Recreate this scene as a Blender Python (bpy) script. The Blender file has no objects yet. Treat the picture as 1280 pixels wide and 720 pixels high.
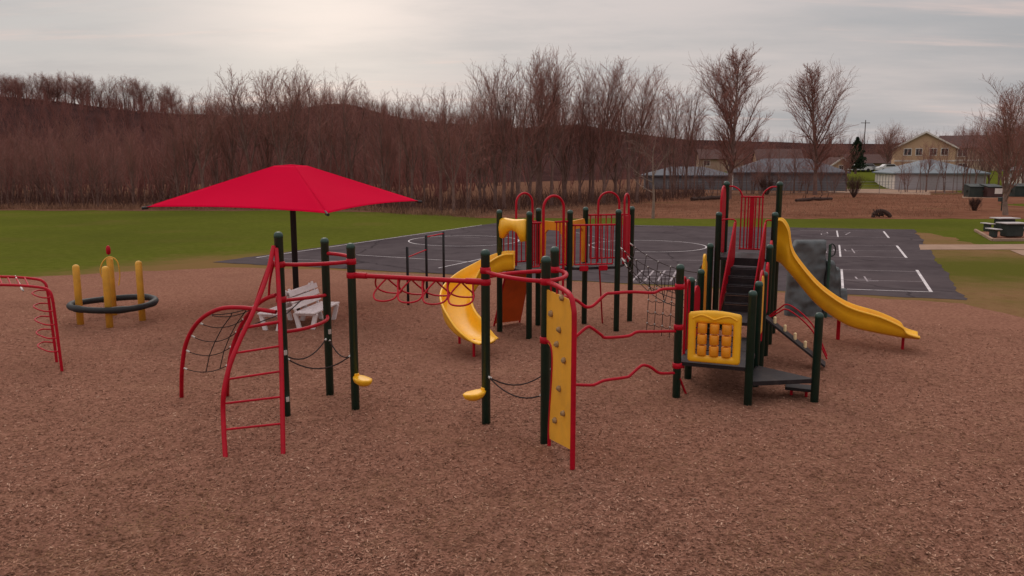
import bpy, math, random
import numpy as np
from mathutils import Vector
random.seed(7)
rng = np.random.default_rng(11)
C = bpy.context.scene.collection
D = bpy.data
pi = math.pi
R = math.radians

# ------------------------------------------------------------------ camera geometry (used to read ground positions)
FOC = 1000.0; PITCH = math.atan(155/FOC); CAMH = 3.8
_c, _s = math.cos(PITCH), math.sin(PITCH)
def ray(u, v):
    a = (u-640)/FOC; b = (v-360)/FOC
    return (a, _c-_s*b, -_s-_c*b)
def G(u, v, z=0.0):
    d = ray(u, v); t = (z-CAMH)/d[2]
    return Vector((d[0]*t, d[1]*t, z))
def AT(u, v, Y):
    d = ray(u, v); t = Y/d[1]
    return Vector((d[0]*t, Y, CAMH+d[2]*t))

# ------------------------------------------------------------------ materials
def new_mat(name):
    m = D.materials.new(name); m.use_nodes = True
    nt = m.node_tree; b = nt.nodes['Principled BSDF']
    return m, nt, b
def lin(nt, a, b): nt.links.new(a, b)
def paint(name, col, rough=0.45, var=0.12, scale=6.0, spec=0.5, bump=0.0, metallic=0.0, dirt=None, dirtamt=0.0):
    m, nt, b = new_mat(name)
    N = nt.nodes
    tc = N.new('ShaderNodeTexCoord')
    n = N.new('ShaderNodeTexNoise'); n.inputs['Scale'].default_value = scale; n.inputs['Detail'].default_value = 8; n.inputs['Roughness'].default_value = 0.65
    lin(nt, tc.outputs['Object'], n.inputs['Vector'])
    r = N.new('ShaderNodeValToRGB')
    r.color_ramp.elements[0].position = 0.3; r.color_ramp.elements[1].position = 0.7
    r.color_ramp.elements[0].color = tuple(c*(1-var) for c in col)+(1,)
    r.color_ramp.elements[1].color = tuple(min(1, c*(1+var)) for c in col)+(1,)
    lin(nt, n.outputs['Fac'], r.inputs['Fac'])
    out = r.outputs['Color']
    if dirt:
        n2 = N.new('ShaderNodeTexNoise'); n2.inputs['Scale'].default_value = scale*0.6; n2.inputs['Detail'].default_value = 10; n2.inputs['Roughness'].default_value = 0.75
        lin(nt, tc.outputs['Object'], n2.inputs['Vector'])
        r2 = N.new('ShaderNodeMapRange'); r2.inputs['From Min'].default_value = 0.48; r2.inputs['From Max'].default_value = 0.75
        r2.inputs['To Max'].default_value = dirtamt
        lin(nt, n2.outputs['Fac'], r2.inputs['Value'])
        mx = N.new('ShaderNodeMixRGB'); mx.inputs['Color2'].default_value = tuple(dirt)+(1,)
        lin(nt, r2.outputs['Result'], mx.inputs['Fac']); lin(nt, out, mx.inputs['Color1']); out = mx.outputs['Color']
    lin(nt, out, b.inputs['Base Color'])
    rr = N.new('ShaderNodeMapRange'); rr.inputs['To Min'].default_value = rough-0.1; rr.inputs['To Max'].default_value = rough+0.15
    lin(nt, n.outputs['Fac'], rr.inputs['Value']); lin(nt, rr.outputs['Result'], b.inputs['Roughness'])
    b.inputs['Specular IOR Level'].default_value = spec
    b.inputs['Metallic'].default_value = metallic
    if bump:
        bp = N.new('ShaderNodeBump'); bp.inputs['Strength'].default_value = bump; bp.inputs['Distance'].default_value = 0.01
        n3 = N.new('ShaderNodeTexNoise'); n3.inputs['Scale'].default_value = scale*6; n3.inputs['Detail'].default_value = 6
        lin(nt, tc.outputs['Object'], n3.inputs['Vector'])
        lin(nt, n3.outputs['Fac'], bp.inputs['Height']); lin(nt, bp.outputs['Normal'], b.inputs['Normal'])
    return m

def ramp_ground(name, cols, scales, rough=0.95, bump=0.4, bscale=40, bdist=0.02, coarse=None):
    """layered noise ground: cols = list of colours for ramp; coarse=(colour, scale, lo, hi, amount)"""
    m, nt, b = new_mat(name); N = nt.nodes
    tc = N.new('ShaderNodeTexCoord')
    n = N.new('ShaderNodeTexNoise'); n.inputs['Scale'].default_value = scales[0]; n.inputs['Detail'].default_value = 12; n.inputs['Roughness'].default_value = 0.75
    lin(nt, tc.outputs['Object'], n.inputs['Vector'])
    r = N.new('ShaderNodeValToRGB'); e = r.color_ramp.elements
    while len(e) < len(cols): e.new(0.5)
    for i, c in enumerate(cols):
        e[i].position = 0.28+0.44*i/(len(cols)-1); e[i].color = tuple(c)+(1,)
    lin(nt, n.outputs['Fac'], r.inputs['Fac']); out = r.outputs['Color']
    for (colr, sc, lo, hi, amt) in (coarse or []):
        n2 = N.new('ShaderNodeTexNoise'); n2.inputs['Scale'].default_value = sc; n2.inputs['Detail'].default_value = 6; n2.inputs['Roughness'].default_value = 0.6
        lin(nt, tc.outputs['Object'], n2.inputs['Vector'])
        mr = N.new('ShaderNodeMapRange'); mr.inputs['From Min'].default_value = lo; mr.inputs['From Max'].default_value = hi; mr.inputs['To Max'].default_value = amt
        lin(nt, n2.outputs['Fac'], mr.inputs['Value'])
        mx = N.new('ShaderNodeMixRGB'); mx.inputs['Color2'].default_value = tuple(colr)+(1,)
        lin(nt, mr.outputs['Result'], mx.inputs['Fac']); lin(nt, out, mx.inputs['Color1']); out = mx.outputs['Color']
    lin(nt, out, b.inputs['Base Color']); b.inputs['Roughness'].default_value = rough
    b.inputs['Specular IOR Level'].default_value = 0.0
    if bump:
        n3 = N.new('ShaderNodeTexNoise'); n3.inputs['Scale'].default_value = bscale; n3.inputs['Detail'].default_value = 8; n3.inputs['Roughness'].default_value = 0.7
        lin(nt, tc.outputs['Object'], n3.inputs['Vector'])
        bp = N.new('ShaderNodeBump'); bp.inputs['Strength'].default_value = bump; bp.inputs['Distance'].default_value = bdist
        lin(nt, n3.outputs['Fac'], bp.inputs['Height']); lin(nt, bp.outputs['Normal'], b.inputs['Normal'])
    return m

M = {}
M['green_post'] = paint('dark_green_powder_coat', (0.011, 0.046, 0.031), 0.36, 0.2, 5, 0.5, 0.03, dirt=(0.05, 0.045, 0.035), dirtamt=0.25)
M['red'] = paint('red_powder_coat', (0.43, 0.003, 0.016), 0.45, 0.14, 5, 0.2, dirt=(0.22, 0.012, 0.018), dirtamt=0.35)
M['red_panel'] = paint('red_plastic', (0.43, 0.003, 0.016), 0.5, 0.12, 3, 0.15, dirt=(0.24, 0.012, 0.02), dirtamt=0.3)
M['yellow'] = paint('yellow_plastic', (0.90, 0.45, 0.010), 0.38, 0.09, 2.2, 0.5, 0.03, dirt=(0.42, 0.20, 0.03), dirtamt=0.35)
M['orange'] = paint('orange_yellow_plastic', (0.80, 0.29, 0.010), 0.42, 0.10, 3, 0.45, 0.02, dirt=(0.4, 0.15, 0.03), dirtamt=0.3)
M['board'] = paint('yellow_board', (0.82, 0.39, 0.030), 0.5, 0.08, 2.5, 0.4, 0.04, dirt=(0.36, 0.17, 0.05), dirtamt=0.4)
M['redorange'] = paint('burnt_orange_panel', (0.66, 0.105, 0.016), 0.55, 0.14, 2, 0.3, 0.04, dirt=(0.16, 0.035, 0.02), dirtamt=0.4)
M['deck'] = paint('vinyl_coated_deck', (0.016, 0.012, 0.014), 0.5, 0.25, 9, 0.3, 0.12, dirt=(0.085, 0.06, 0.052), dirtamt=0.45)
M['black'] = paint('black_rubber', (0.014, 0.014, 0.015), 0.6, 0.25, 8, 0.4, 0.08, dirt=(0.06, 0.05, 0.045), dirtamt=0.35)
M['rope'] = paint('dark_rope', (0.040, 0.026, 0.024), 0.85, 0.3, 40, 0.2)
M['ferrule'] = paint('aluminium_ferrule', (0.58, 0.54, 0.50), 0.45, 0.15, 20, 0.5, metallic=0.3)
M['hold'] = paint('tan_hand_hold', (0.34, 0.21, 0.10), 0.75, 0.3, 16, 0.3, 0.3)
M['grip'] = paint('cream_grip', (0.80, 0.60, 0.33), 0.5, 0.12, 8, 0.4)
M['white_paint'] = paint('weathered_white_boards', (0.76, 0.68, 0.67), 0.6, 0.08, 6, 0.3, 0.1, dirt=(0.45, 0.37, 0.34), dirtamt=0.4)
M['yellow_post'] = paint('yellow_painted_post', (0.74, 0.38, 0.045), 0.5, 0.12, 4, 0.4, 0.05, dirt=(0.30, 0.16, 0.05), dirtamt=0.45)
M['rock'] = paint('grey_moulded_rock', (0.105, 0.112, 0.115), 0.75, 0.3, 2.2, 0.3, 0.35, dirt=(0.13, 0.12, 0.115), dirtamt=0.5)
M['line'] = paint('worn_white_court_paint', (0.66, 0.60, 0.60), 0.8, 0.12, 4, 0.2, dirt=(0.13, 0.10, 0.104), dirtamt=0.95)
M['faint_line'] = paint('faded_white_court_paint', (0.38, 0.32, 0.33), 0.85, 0.2, 5, 0.2, dirt=(0.08, 0.06, 0.066), dirtamt=0.9)
M['concrete'] = paint('pale_concrete', (0.34, 0.225, 0.165), 0.9, 0.12, 1.2, 0.0, 0.1, dirt=(0.21, 0.13, 0.095), dirtamt=0.5)
M['bark'] = paint('grey_brown_bark', (0.19, 0.115, 0.096), 0.95, 0.35, 3, 0.0)
M['twig'] = paint('red_brown_twigs', (0.30, 0.142, 0.116), 0.95, 0.3, 0.6, 0.0)
M['pale_bark'] = paint('pale_grey_bark', (0.24, 0.165, 0.13), 0.95, 0.3, 2, 0.1)
M['wood_mass'] = paint('far_bare_woods', (0.21, 0.090, 0.075), 0.95, 0.55, 0.14, 0.0)
M['needle'] = paint('dark_evergreen_needles', (0.022, 0.034, 0.018), 0.85, 0.4, 3, 0.1)
M['shrubtwig'] = paint('brown_shrub_twigs', (0.10, 0.055, 0.045), 0.95, 0.3, 3, 0.1)
M['tan_siding'] = paint('tan_siding', (0.52, 0.33, 0.205), 0.7, 0.06, 0.5, 0.2)
M['beige_siding'] = paint('beige_siding', (0.40, 0.28, 0.20), 0.7, 0.08, 0.5, 0.2)
M['roof_brown'] = paint('brown_shingles', (0.095, 0.052, 0.046), 0.9, 0.25, 4, 0.15)
M['roof_dull'] = paint('dull_grey_metal_roof', (0.095, 0.098, 0.115), 0.7, 0.12, 0.7, 0.3)
M['wall_dull'] = paint('dull_grey_cladding', (0.15, 0.135, 0.142), 0.8, 0.12, 0.6, 0.3)
M['roof_blue'] = paint('blue_grey_metal_roof', (0.165, 0.19, 0.21), 0.6, 0.10, 0.7, 0.4)
M['garage_wall'] = paint('grey_white_cladding', (0.36, 0.33, 0.34), 0.6, 0.08, 0.6, 0.3)
M['white_trim'] = paint('white_trim', (0.66, 0.58, 0.52), 0.6, 0.08, 2, 0.3)
M['glass'] = paint('dark_window_glass', (0.035, 0.026, 0.028), 0.12, 0.2, 0.4, 0.6)
M['dark_gap'] = paint('dark_door_panel', (0.13, 0.10, 0.10), 0.6, 0.15, 1, 0.3)
M['dumpster'] = paint('dark_green_dumpster', (0.022, 0.030, 0.026), 0.5, 0.25, 2, 0.4, dirt=(0.07, 0.05, 0.04), dirtamt=0.4)
M['dumpster_brown'] = paint('dark_brown_dumpster', (0.060, 0.025, 0.022), 0.55, 0.25, 2, 0.4)
M['grey_plain'] = paint('grey_board', (0.30, 0.27, 0.27), 0.6, 0.1, 3, 0.3)
M['log'] = paint('weathered_log', (0.070, 0.042, 0.035), 0.95, 0.3, 3, 0.1, 0.3)
M['carwhite'] = paint('white_car_paint', (0.62, 0.60, 0.60), 0.3, 0.03, 1, 0.5)
M['cargrey'] = paint('silver_car_paint', (0.33, 0.33, 0.34), 0.3, 0.03, 1, 0.5)
M['iron'] = paint('galvanised_steel', (0.22, 0.20, 0.20), 0.5, 0.1, 8, 0.5, metallic=0.4)
M['tabletop'] = paint('pale_table_top', (0.46, 0.41, 0.40), 0.6, 0.12, 3, 0.3)

# canopy: slightly translucent woven fabric
def canopy_mat():
    m, nt, b = new_mat('red_shade_fabric'); N = nt.nodes
    tc = N.new('ShaderNodeTexCoord'); n = N.new('ShaderNodeTexNoise'); n.inputs['Scale'].default_value = 1.3; n.inputs['Detail'].default_value = 6
    lin(nt, tc.outputs['Object'], n.inputs['Vector'])
    r = N.new('ShaderNodeValToRGB'); r.color_ramp.elements[0].color = (0.66, 0.001, 0.038, 1); r.color_ramp.elements[1].color = (0.74, 0.001, 0.046, 1)
    lin(nt, n.outputs['Fac'], r.inputs['Fac']); lin(nt, r.outputs['Color'], b.inputs['Base Color'])
    b.inputs['Roughness'].default_value = 0.9; b.inputs['Specular IOR Level'].default_value = 0.03
    w = N.new('ShaderNodeTexNoise'); w.inputs['Scale'].default_value = 120
    lin(nt, tc.outputs['Object'], w.inputs['Vector'])
    bp = N.new('ShaderNodeBump'); bp.inputs['Strength'].default_value = 0.12; bp.inputs['Distance'].default_value = 0.004
    lin(nt, w.outputs['Fac'], bp.inputs['Height']); lin(nt, bp.outputs['Normal'], b.inputs['Normal'])
    tr = N.new('ShaderNodeBsdfTranslucent'); tr.inputs['Color'].default_value = (0.8, 0.001, 0.05, 1)
    mx = N.new('ShaderNodeMixShader'); mx.inputs['Fac'].default_value = 0.25
    o = N['Material Output']
    lin(nt, b.outputs['BSDF'], mx.inputs[1]); lin(nt, tr.outputs['BSDF'], mx.inputs[2]); lin(nt, mx.outputs['Shader'], o.inputs['Surface'])
    return m
M['canopy'] = canopy_mat()

M['mulch'] = ramp_ground('brown_wood_chips', [(0.130, 0.058, 0.038), (0.258, 0.122, 0.083), (0.39, 0.202, 0.141)], (14.0,), 0.95, 0.8, 34, 0.025,
                         coarse=[((0.20, 0.094, 0.066), 0.45, 0.48, 0.72, 0.5), ((0.36, 0.20, 0.125), 1.1, 0.56, 0.75, 0.3)])
M['lawn'] = ramp_ground('lawn_grass', [(0.072, 0.082, 0.012), (0.098, 0.107, 0.016), (0.126, 0.128, 0.025)], (2.6,), 0.95, 0.5, 14, 0.03,
                        coarse=[((0.15, 0.105, 0.035), 0.16, 0.54, 0.78, 0.6), ((0.064, 0.069, 0.014), 0.06, 0.45, 0.65, 0.5)])
def soft_border(mat, kind):
    nt = mat.node_tree; N = nt.nodes; bs = N['Principled BSDF']; src = bs.inputs['Base Color'].links[0].from_socket
    tc = N.new('ShaderNodeTexCoord'); sp = N.new('ShaderNodeSeparateXYZ'); lin(nt, tc.outputs['Object'], sp.inputs[0])
    def m(op, *args):
        n = N.new('ShaderNodeMath'); n.operation = op
        for i, x in enumerate(args):
            if isinstance(x, (int, float)): n.inputs[i].default_value = x
            else: lin(nt, x, n.inputs[i])
        return n.outputs[0]
    nz = N.new('ShaderNodeTexNoise'); nz.inputs['Scale'].default_value = .9; nz.inputs['Detail'].default_value = 9; nz.inputs['Roughness'].default_value = .7
    lin(nt, tc.outputs['Object'], nz.inputs['Vector']); off = m('MULTIPLY', m('SUBTRACT', nz.outputs['Fac'], .5), 5.0)
    def line(p, q):
        d = (q-p); n_ = Vector((-d.y, d.x, 0)).normalized(); c = -(n_.x*p.x+n_.y*p.y)
        return m('ADD', m('ADD', m('MULTIPLY', sp.outputs['X'], n_.x), m('MULTIPLY', sp.outputs['Y'], n_.y)), c)
    if kind == 'left':
        dist = m('MAXIMUM', line(G(-100, 347), G(262, 328)), line(G(262, 328), G(615, 278)))
        dist = m('MAXIMUM', dist, m('SUBTRACT', sp.outputs['X'], 3.0))
        lo, hi, cols = .0, 4.2, (0.185, 0.112, 0.046)
    else:
        c = G(1262, 336); dx = m('MULTIPLY', m('SUBTRACT', sp.outputs['X'], c.x), .5); dy = m('SUBTRACT', sp.outputs['Y'], c.y)
        dist = m('SQRT', m('ADD', m('MULTIPLY', dx, dx), m('MULTIPLY', dy, dy))); lo, hi, cols = 1.0, 6.5, (0.098, 0.094, 0.019)
    mr = N.new('ShaderNodeMapRange'); mr.interpolation_type = 'SMOOTHSTEP'; mr.inputs['From Min'].default_value = lo; mr.inputs['From Max'].default_value = hi
    lin(nt, m('ADD', dist, off), mr.inputs['Value'])
    mx = N.new('ShaderNodeMixRGB'); mx.inputs['Color1'].default_value = cols+(1,); lin(nt, mr.outputs['Result'], mx.inputs['Fac']); lin(nt, src, mx.inputs['Color2'])
    lin(nt, mx.outputs['Color'], bs.inputs['Base Color'])
soft_border(M['lawn'], 'left')
M['drygrass'] = ramp_ground('dry_grass', [(0.150, 0.080, 0.038), (0.215, 0.122, 0.060), (0.165, 0.112, 0.042)], (2.2,), 0.95, 0.7, 16, 0.04,
                            coarse=[((0.12, 0.100, 0.026), 0.35, 0.47, 0.70, 0.65)])
soft_border(M['drygrass'], 'right')
M['dryfield'] = ramp_ground('dry_brown_field', [(0.13, 0.054, 0.034), (0.20, 0.088, 0.055), (0.26, 0.128, 0.078)], (0.7,), 0.95, 0.5, 6, 0.04,
                            coarse=[((0.11, 0.045, 0.028), 0.12, 0.45, 0.65, 0.7), ((0.10, 0.085, 0.03), 0.07, 0.58, 0.72, 0.6)])
M['forest'] = ramp_ground('leaf_litter', [(0.09, 0.044, 0.030), (0.15, 0.074, 0.048), (0.20, 0.105, 0.065)], (0.8,), 0.95, 0.7, 5, 0.06)
M['asphalt'] = ramp_ground('old_asphalt', [(0.066, 0.053, 0.055), (0.090, 0.072, 0.075), (0.112, 0.091, 0.094)], (0.8,), 0.85, 0.35, 60, 0.006,
                           coarse=[((0.046, 0.035, 0.039), 0.25, 0.5, 0.68, 0.6), ((0.11, 0.084, 0.086), 0.12, 0.54, 0.72, 0.6)])

def cracks(mat):
    nt = mat.node_tree; N = nt.nodes; bs = N['Principled BSDF']; src = bs.inputs['Base Color'].links[0].from_socket
    tc = N.new('ShaderNodeTexCoord'); nz = N.new('ShaderNodeTexNoise'); nz.inputs['Scale'].default_value = .7; nz.inputs['Detail'].default_value = 6; lin(nt, tc.outputs['Object'], nz.inputs['Vector'])
    mv = N.new('ShaderNodeMixRGB'); mv.blend_type = 'ADD'; mv.inputs['Fac'].default_value = .9; lin(nt, tc.outputs['Object'], mv.inputs['Color1']); lin(nt, nz.outputs['Color'], mv.inputs['Color2'])
    v = N.new('ShaderNodeTexVoronoi'); v.feature = 'DISTANCE_TO_EDGE'; v.inputs['Scale'].default_value = .17; lin(nt, mv.outputs['Color'], v.inputs['Vector'])
    mr = N.new('ShaderNodeMapRange'); mr.inputs['From Min'].default_value = .003; mr.inputs['From Max'].default_value = .010; mr.inputs['To Min'].default_value = .55; mr.inputs['To Max'].default_value = 0; lin(nt, v.outputs['Distance'], mr.inputs['Value'])
    mx = N.new('ShaderNodeMixRGB'); mx.inputs['Color2'].default_value = (.030, .024, .026, 1); lin(nt, mr.outputs['Result'], mx.inputs['Fac']); lin(nt, src, mx.inputs['Color1']); lin(nt, mx.outputs['Color'], bs.inputs['Base Color'])
cracks(M['asphalt'])
# ------------------------------------------------------------------ mesh builder
class MB:
    def __init__(self): self.v = []; self.f = []; self.s = []
    def add(self, vs, fs, smooth=True):
        o = len(self.v); self.v += [tuple(p) for p in vs]
        for f in fs: self.f.append(tuple(i+o for i in f)); self.s.append(smooth)
        return self
    def build(self, name, mat, parent=None, loc=None):
        me = D.meshes.new(name); me.from_pydata(self.v, [], self.f)
        me.polygons.foreach_set('use_smooth', self.s); me.update()
        o = D.objects.new(name, me); C.objects.link(o)
        me.materials.append(M[mat] if isinstance(mat, str) else mat)
        if parent: o.parent = parent
        if loc is not None: o.location = loc
        return o
    def build2(self, name, mat, other, mat2, parent=None):
        n = len(self.f); self.add(other.v, other.f, True); o = self.build(name, mat, parent)
        o.data.materials.append(M[mat2]); idx = [0]*n+[1]*(len(self.f)-n)
        o.data.polygons.foreach_set('material_index', idx); return o
    def box(self, c, size, rz=0.0, bev=0.0, ax=None):
        """box centred c; ax = optional (X,Y,Z) unit vectors; small chamfer"""
        if ax is None:
            ax = (Vector((math.cos(rz), math.sin(rz), 0)), Vector((-math.sin(rz), math.cos(rz), 0)), Vector((0, 0, 1)))
        c = Vector(c); hx, hy, hz = [q/2 for q in size]
        if bev <= 0:
            vs = [c+ax[0]*hx*a+ax[1]*hy*b+ax[2]*hz*d for a in (-1, 1) for b in (-1, 1) for d in (-1, 1)]
            fs = [(0, 1, 3, 2), (4, 6, 7, 5), (0, 4, 5, 1), (2, 3, 7, 6), (0, 2, 6, 4), (1, 5, 7, 3)]
            return self.add(vs, fs, False)
        b_ = min(bev, hx*.9, hy*.9, hz*.9)
        # chamfered: profile octagon in XY, three z rings
        def ring(hx, hy, b, z):
            pts = [(-hx+b, -hy), (hx-b, -hy), (hx, -hy+b), (hx, hy-b), (hx-b, hy), (-hx+b, hy), (-hx, hy-b), (-hx, -hy+b)]
            return [c+ax[0]*x+ax[1]*y+ax[2]*z for x, y in pts]
        rs = [ring(hx-b_, hy-b_, b_*.5, -hz), ring(hx, hy, b_, -hz+b_), ring(hx, hy, b_, hz-b_), ring(hx-b_, hy-b_, b_*.5, hz)]
        vs = sum(rs, []); fs = [tuple(range(7, -1, -1)), tuple(range(24, 32))]
        for k in range(3):
            for i in range(8):
                j = (i+1) % 8; fs.append((k*8+i, k*8+j, k*8+8+j, k*8+8+i))
        return self.add(vs, fs, False)
    def tube(self, pts, r, n=8, closed=False, cap=True):
        P = [Vector(p) for p in pts]; m = len(P)
        rad = r if isinstance(r, (list, tuple)) else [r]*m
        def tan(i):
            if closed: t = P[(i+1) % m]-P[i-1]
            else: t = P[min(i+1, m-1)]-P[max(i-1, 0)]
            return t.normalized() if t.length > 1e-9 else Vector((0, 0, 1))
        t0 = tan(0); up = Vector((0, 0, 1)) if abs(t0.z) < .9 else Vector((1, 0, 0))
        nrm = (up-t0*up.dot(t0)).normalized(); vs = []
        for i in range(m):
            t = tan(i); nrm = (nrm-t*nrm.dot(t))
            if nrm.length < 1e-6: nrm = t.orthogonal()
            nrm.normalize(); b = t.cross(nrm)
            for k in range(n):
                a = 2*pi*k/n; vs.append(P[i]+(nrm*math.cos(a)+b*math.sin(a))*rad[i])
        fs = []
        for i in range(m if closed else m-1):
            j = (i+1) % m
            for k in range(n):
                l = (k+1) % n; fs.append((i*n+k, i*n+l, j*n+l, j*n+k))
        self.add(vs, fs, True)
        if cap and not closed:
            self.add(vs[:n], [tuple(range(n-1, -1, -1))], False); self.add(vs[-n:], [tuple(range(n))], False)
        return self
    def lathe(self, c, prof, n=16, axis=None):
        c = Vector(c); vs = []; fs = []
        if axis is None: X, Y, Z = Vector((1, 0, 0)), Vector((0, 1, 0)), Vector((0, 0, 1))
        else:
            Z = Vector(axis).normalized(); X = Z.orthogonal().normalized(); Y = Z.cross(X)
        for (r, z) in prof:
            for k in range(n):
                a = 2*pi*k/n; vs.append(c+X*r*math.cos(a)+Y*r*math.sin(a)+Z*z)
        for i in range(len(prof)-1):
            for k in range(n):
                l = (k+1) % n; fs.append((i*n+k, i*n+l, i*n+n+l, i*n+n+k))
        fs.append(tuple(range(n-1, -1, -1))); fs.append(tuple(range((len(prof)-1)*n, len(prof)*n)))
        return self.add(vs, fs, True)
    def slab(self, poly, z0, z1):
        n = len(poly)
        vs = [(p[0], p[1], z0) for p in poly]+[(p[0], p[1], z1) for p in poly]
        fs = [tuple(range(n-1, -1, -1)), tuple(range(n, 2*n))]
        for i in range(n):
            j = (i+1) % n; fs.append((i, j, n+j, n+i))
        return self.add(vs, fs, False)
    def plate(self, poly3, nrm, th):
        """polygon of 3D points extruded by thickness along nrm (centred)"""
        n = len(poly3); nv = Vector(nrm).normalized()*th/2
        vs = [Vector(p)-nv for p in poly3]+[Vector(p)+nv for p in poly3]
        fs = [tuple(range(n-1, -1, -1)), tuple(range(n, 2*n))]
        for i in range(n):
            j = (i+1) % n; fs.append((i, j, n+j, n+i))
        return self.add(vs, fs, False)

def crom(pts, k=6, closed=False):
    P = [Vector(p) for p in pts]; out = []; n = len(P)
    rngi = range(n if closed else n-1)
    for i in rngi:
        if closed: a, b, c, d = P[i-1], P[i], P[(i+1) % n], P[(i+2) % n]
        else: a, b, c, d = P[max(i-1, 0)], P[i], P[i+1], P[min(i+2, n-1)]
        for q in range(k):
            t = q/k; t2 = t*t; t3 = t2*t
            out.append(0.5*((2*b)+(c-a)*t+(2*a-5*b+4*c-d)*t2+(3*b-a-3*c+d)*t3))
    if not closed: out.append(P[-1])
    return out
def V3(p, z): return Vector((p[0], p[1], z))
def lerp(a, b, t): return Vector(a)*(1-t)+Vector(b)*t

def thing(name, label, cat, loc=(0, 0, 0), group=None):
    o = D.objects.new(name, None); C.objects.link(o); o.location = loc
    o.empty_display_size = 0.2
    o['label'] = label; o['category'] = cat
    if group: o['group'] = group
    return o
def tag(o, label, cat, group=None):
    o['label'] = label; o['category'] = cat
    if group: o['group'] = group
    return o
def struct(o, kind='structure'): o['kind'] = kind; return o
def relabel_copy(src, loc, label, rz=0.0, sc=1.0, group=None):
    r = src.copy(); C.objects.link(r); r.location = loc; r.rotation_euler = (0, 0, rz); r.scale = (sc, sc, sc) if not isinstance(sc, tuple) else sc
    r['label'] = label
    if group: r['group'] = group
    for ch in list(src.children):
        c = ch.copy(); C.objects.link(c); c.parent = r
        for g in list(ch.children):
            d = g.copy(); C.objects.link(d); d.parent = c
    return r
def np_mesh(name, verts, faces, mat, smooth=False):
    """verts (N,3) faces (M,k) numpy"""
    me = D.meshes.new(name); nf, k = faces.shape
    me.vertices.add(len(verts)); me.vertices.foreach_set('co', verts.astype(np.float32).ravel())
    me.loops.add(nf*k); me.loops.foreach_set('vertex_index', faces.astype(np.int32).ravel())
    me.polygons.add(nf); me.polygons.foreach_set('loop_start', np.arange(0, nf*k, k, dtype=np.int32))
    if smooth: me.polygons.foreach_set('use_smooth', np.ones(nf, dtype=bool))
    me.update(calc_edges=True); me.materials.append(M[mat] if isinstance(mat, str) else mat)
    return me

# ------------------------------------------------------------------ ground sheets
def jitter_edge(pts, step, amp, seed):
    rr = random.Random(seed); out = []
    n = len(pts)
    for i in range(n):
        a = Vector(pts[i][:2]); b = Vector(pts[(i+1) % n][:2]); L = (b-a).length; k = max(1, min(260, int(L/step)))
        nv = Vector((-(b-a).y, (b-a).x))/max(L, 1e-6)
        ph = [rr.uniform(0, 6.28) for _ in range(4)]
        for q in range(k):
            t = q/k; s = L*t
            w = amp*(0.5*math.sin(s*0.9+ph[0])+0.35*math.sin(s*2.3+ph[1])+0.25*math.sin(s*5.1+ph[2])+rr.uniform(-.35, .35))
            if q == 0: w *= 0.3
            p = a+(b-a)*t+nv*w; out.append((p.x, p.y))
    return out
def sheet(name, pts, z, mat, step=0, amp=0, seed=1):
    poly = jitter_edge(pts, step, amp, seed) if step else [(p[0], p[1]) for p in pts]
    from mathutils.geometry import tessellate_polygon
    tri = tessellate_polygon([[Vector((x, y, 0)) for x, y in poly]])
    mb = MB(); vs = [(x, y, z) for x, y in poly]; fs = []
    for t in tri:
        a, b, c = [Vector(vs[i]) for i in t]
        fs.append(tuple(t) if (b-a).cross(c-a).z > 0 else tuple(reversed(t)))
    mb.add(vs, fs, False)
    return struct(mb.build(name, mat))
g2 = lambda u, v: tuple(G(u, v)[:2])
struct(MB().add([(-1500, -300, 0), (1500, -300, 0), (1500, 2500, 0), (-1500, 2500, 0)], [(0, 1, 2, 3)], False).build('lawn', 'lawn'))
sheet('forest_floor', [(-190, 70), (-60, 66.5), (-18, 66), (-6, 62), (-3.5, 58), (2.2, 57.5), (12, 64), (30, 92), (60, 106), (80, 170), (40, 380), (-190, 380)], 0.004, 'forest', 1.2, 0.7, 3)
sheet('dry_field', [(-3.2, 57), (10, 56.5), (30, 56), (44, 56.5), (48, 66), (46, 76), (60, 84), (62, 104), (42, 101), (26, 96), (14, 88), (4, 66)], 0.008, 'dryfield', 0.9, 0.5, 5)
sheet('dirt_lot', [(52, 100), (58, 112), (68, 118), (72, 130), (46, 128), (44, 110)], 0.016, 'concrete', 1.5, 0.3, 8)
# dry strip round the court
cn0, cn1, cf1, cf0 = G(266, 328), G(1207, 375.5), G(1143, 287), G(620, 279)
sheet('dry_grass_strip', [g2(900, 372), g2(1130, 330), g2(1143, 290), g2(1165, 292), g2(1200, 300), g2(1225, 308), g2(1320, 308), g2(1460, 312), g2(1600, 340), g2(1500, 440), g2(1260, 410), g2(1205, 395), g2(900, 385), g2(600, 365), g2(480, 352), g2(500, 339)], 0.004, 'drygrass', 0.3, 0.25, 11)
sheet('basketball_court', [cn0, cn1, cf1, cf0], 0.012, 'asphalt', 0.3, 0.10, 17)
mulch_edge = [g2(-600, 356), g2(-200, 352), g2(0, 349), g2(150, 340.5), g2(280, 335), g2(400, 337), g2(520, 343), g2(700, 351), g2(900, 362), g2(1080, 371.5), g2(1204, 380), g2(1240, 389), g2(1300, 404), g2(1500, 425)]
sheet('wood_chip_ground', mulch_edge+[(24, 2), (24, -12), (-32, -12), (-42, 10)], 0.016, 'mulch', 0.35, 0.14, 19)
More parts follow.
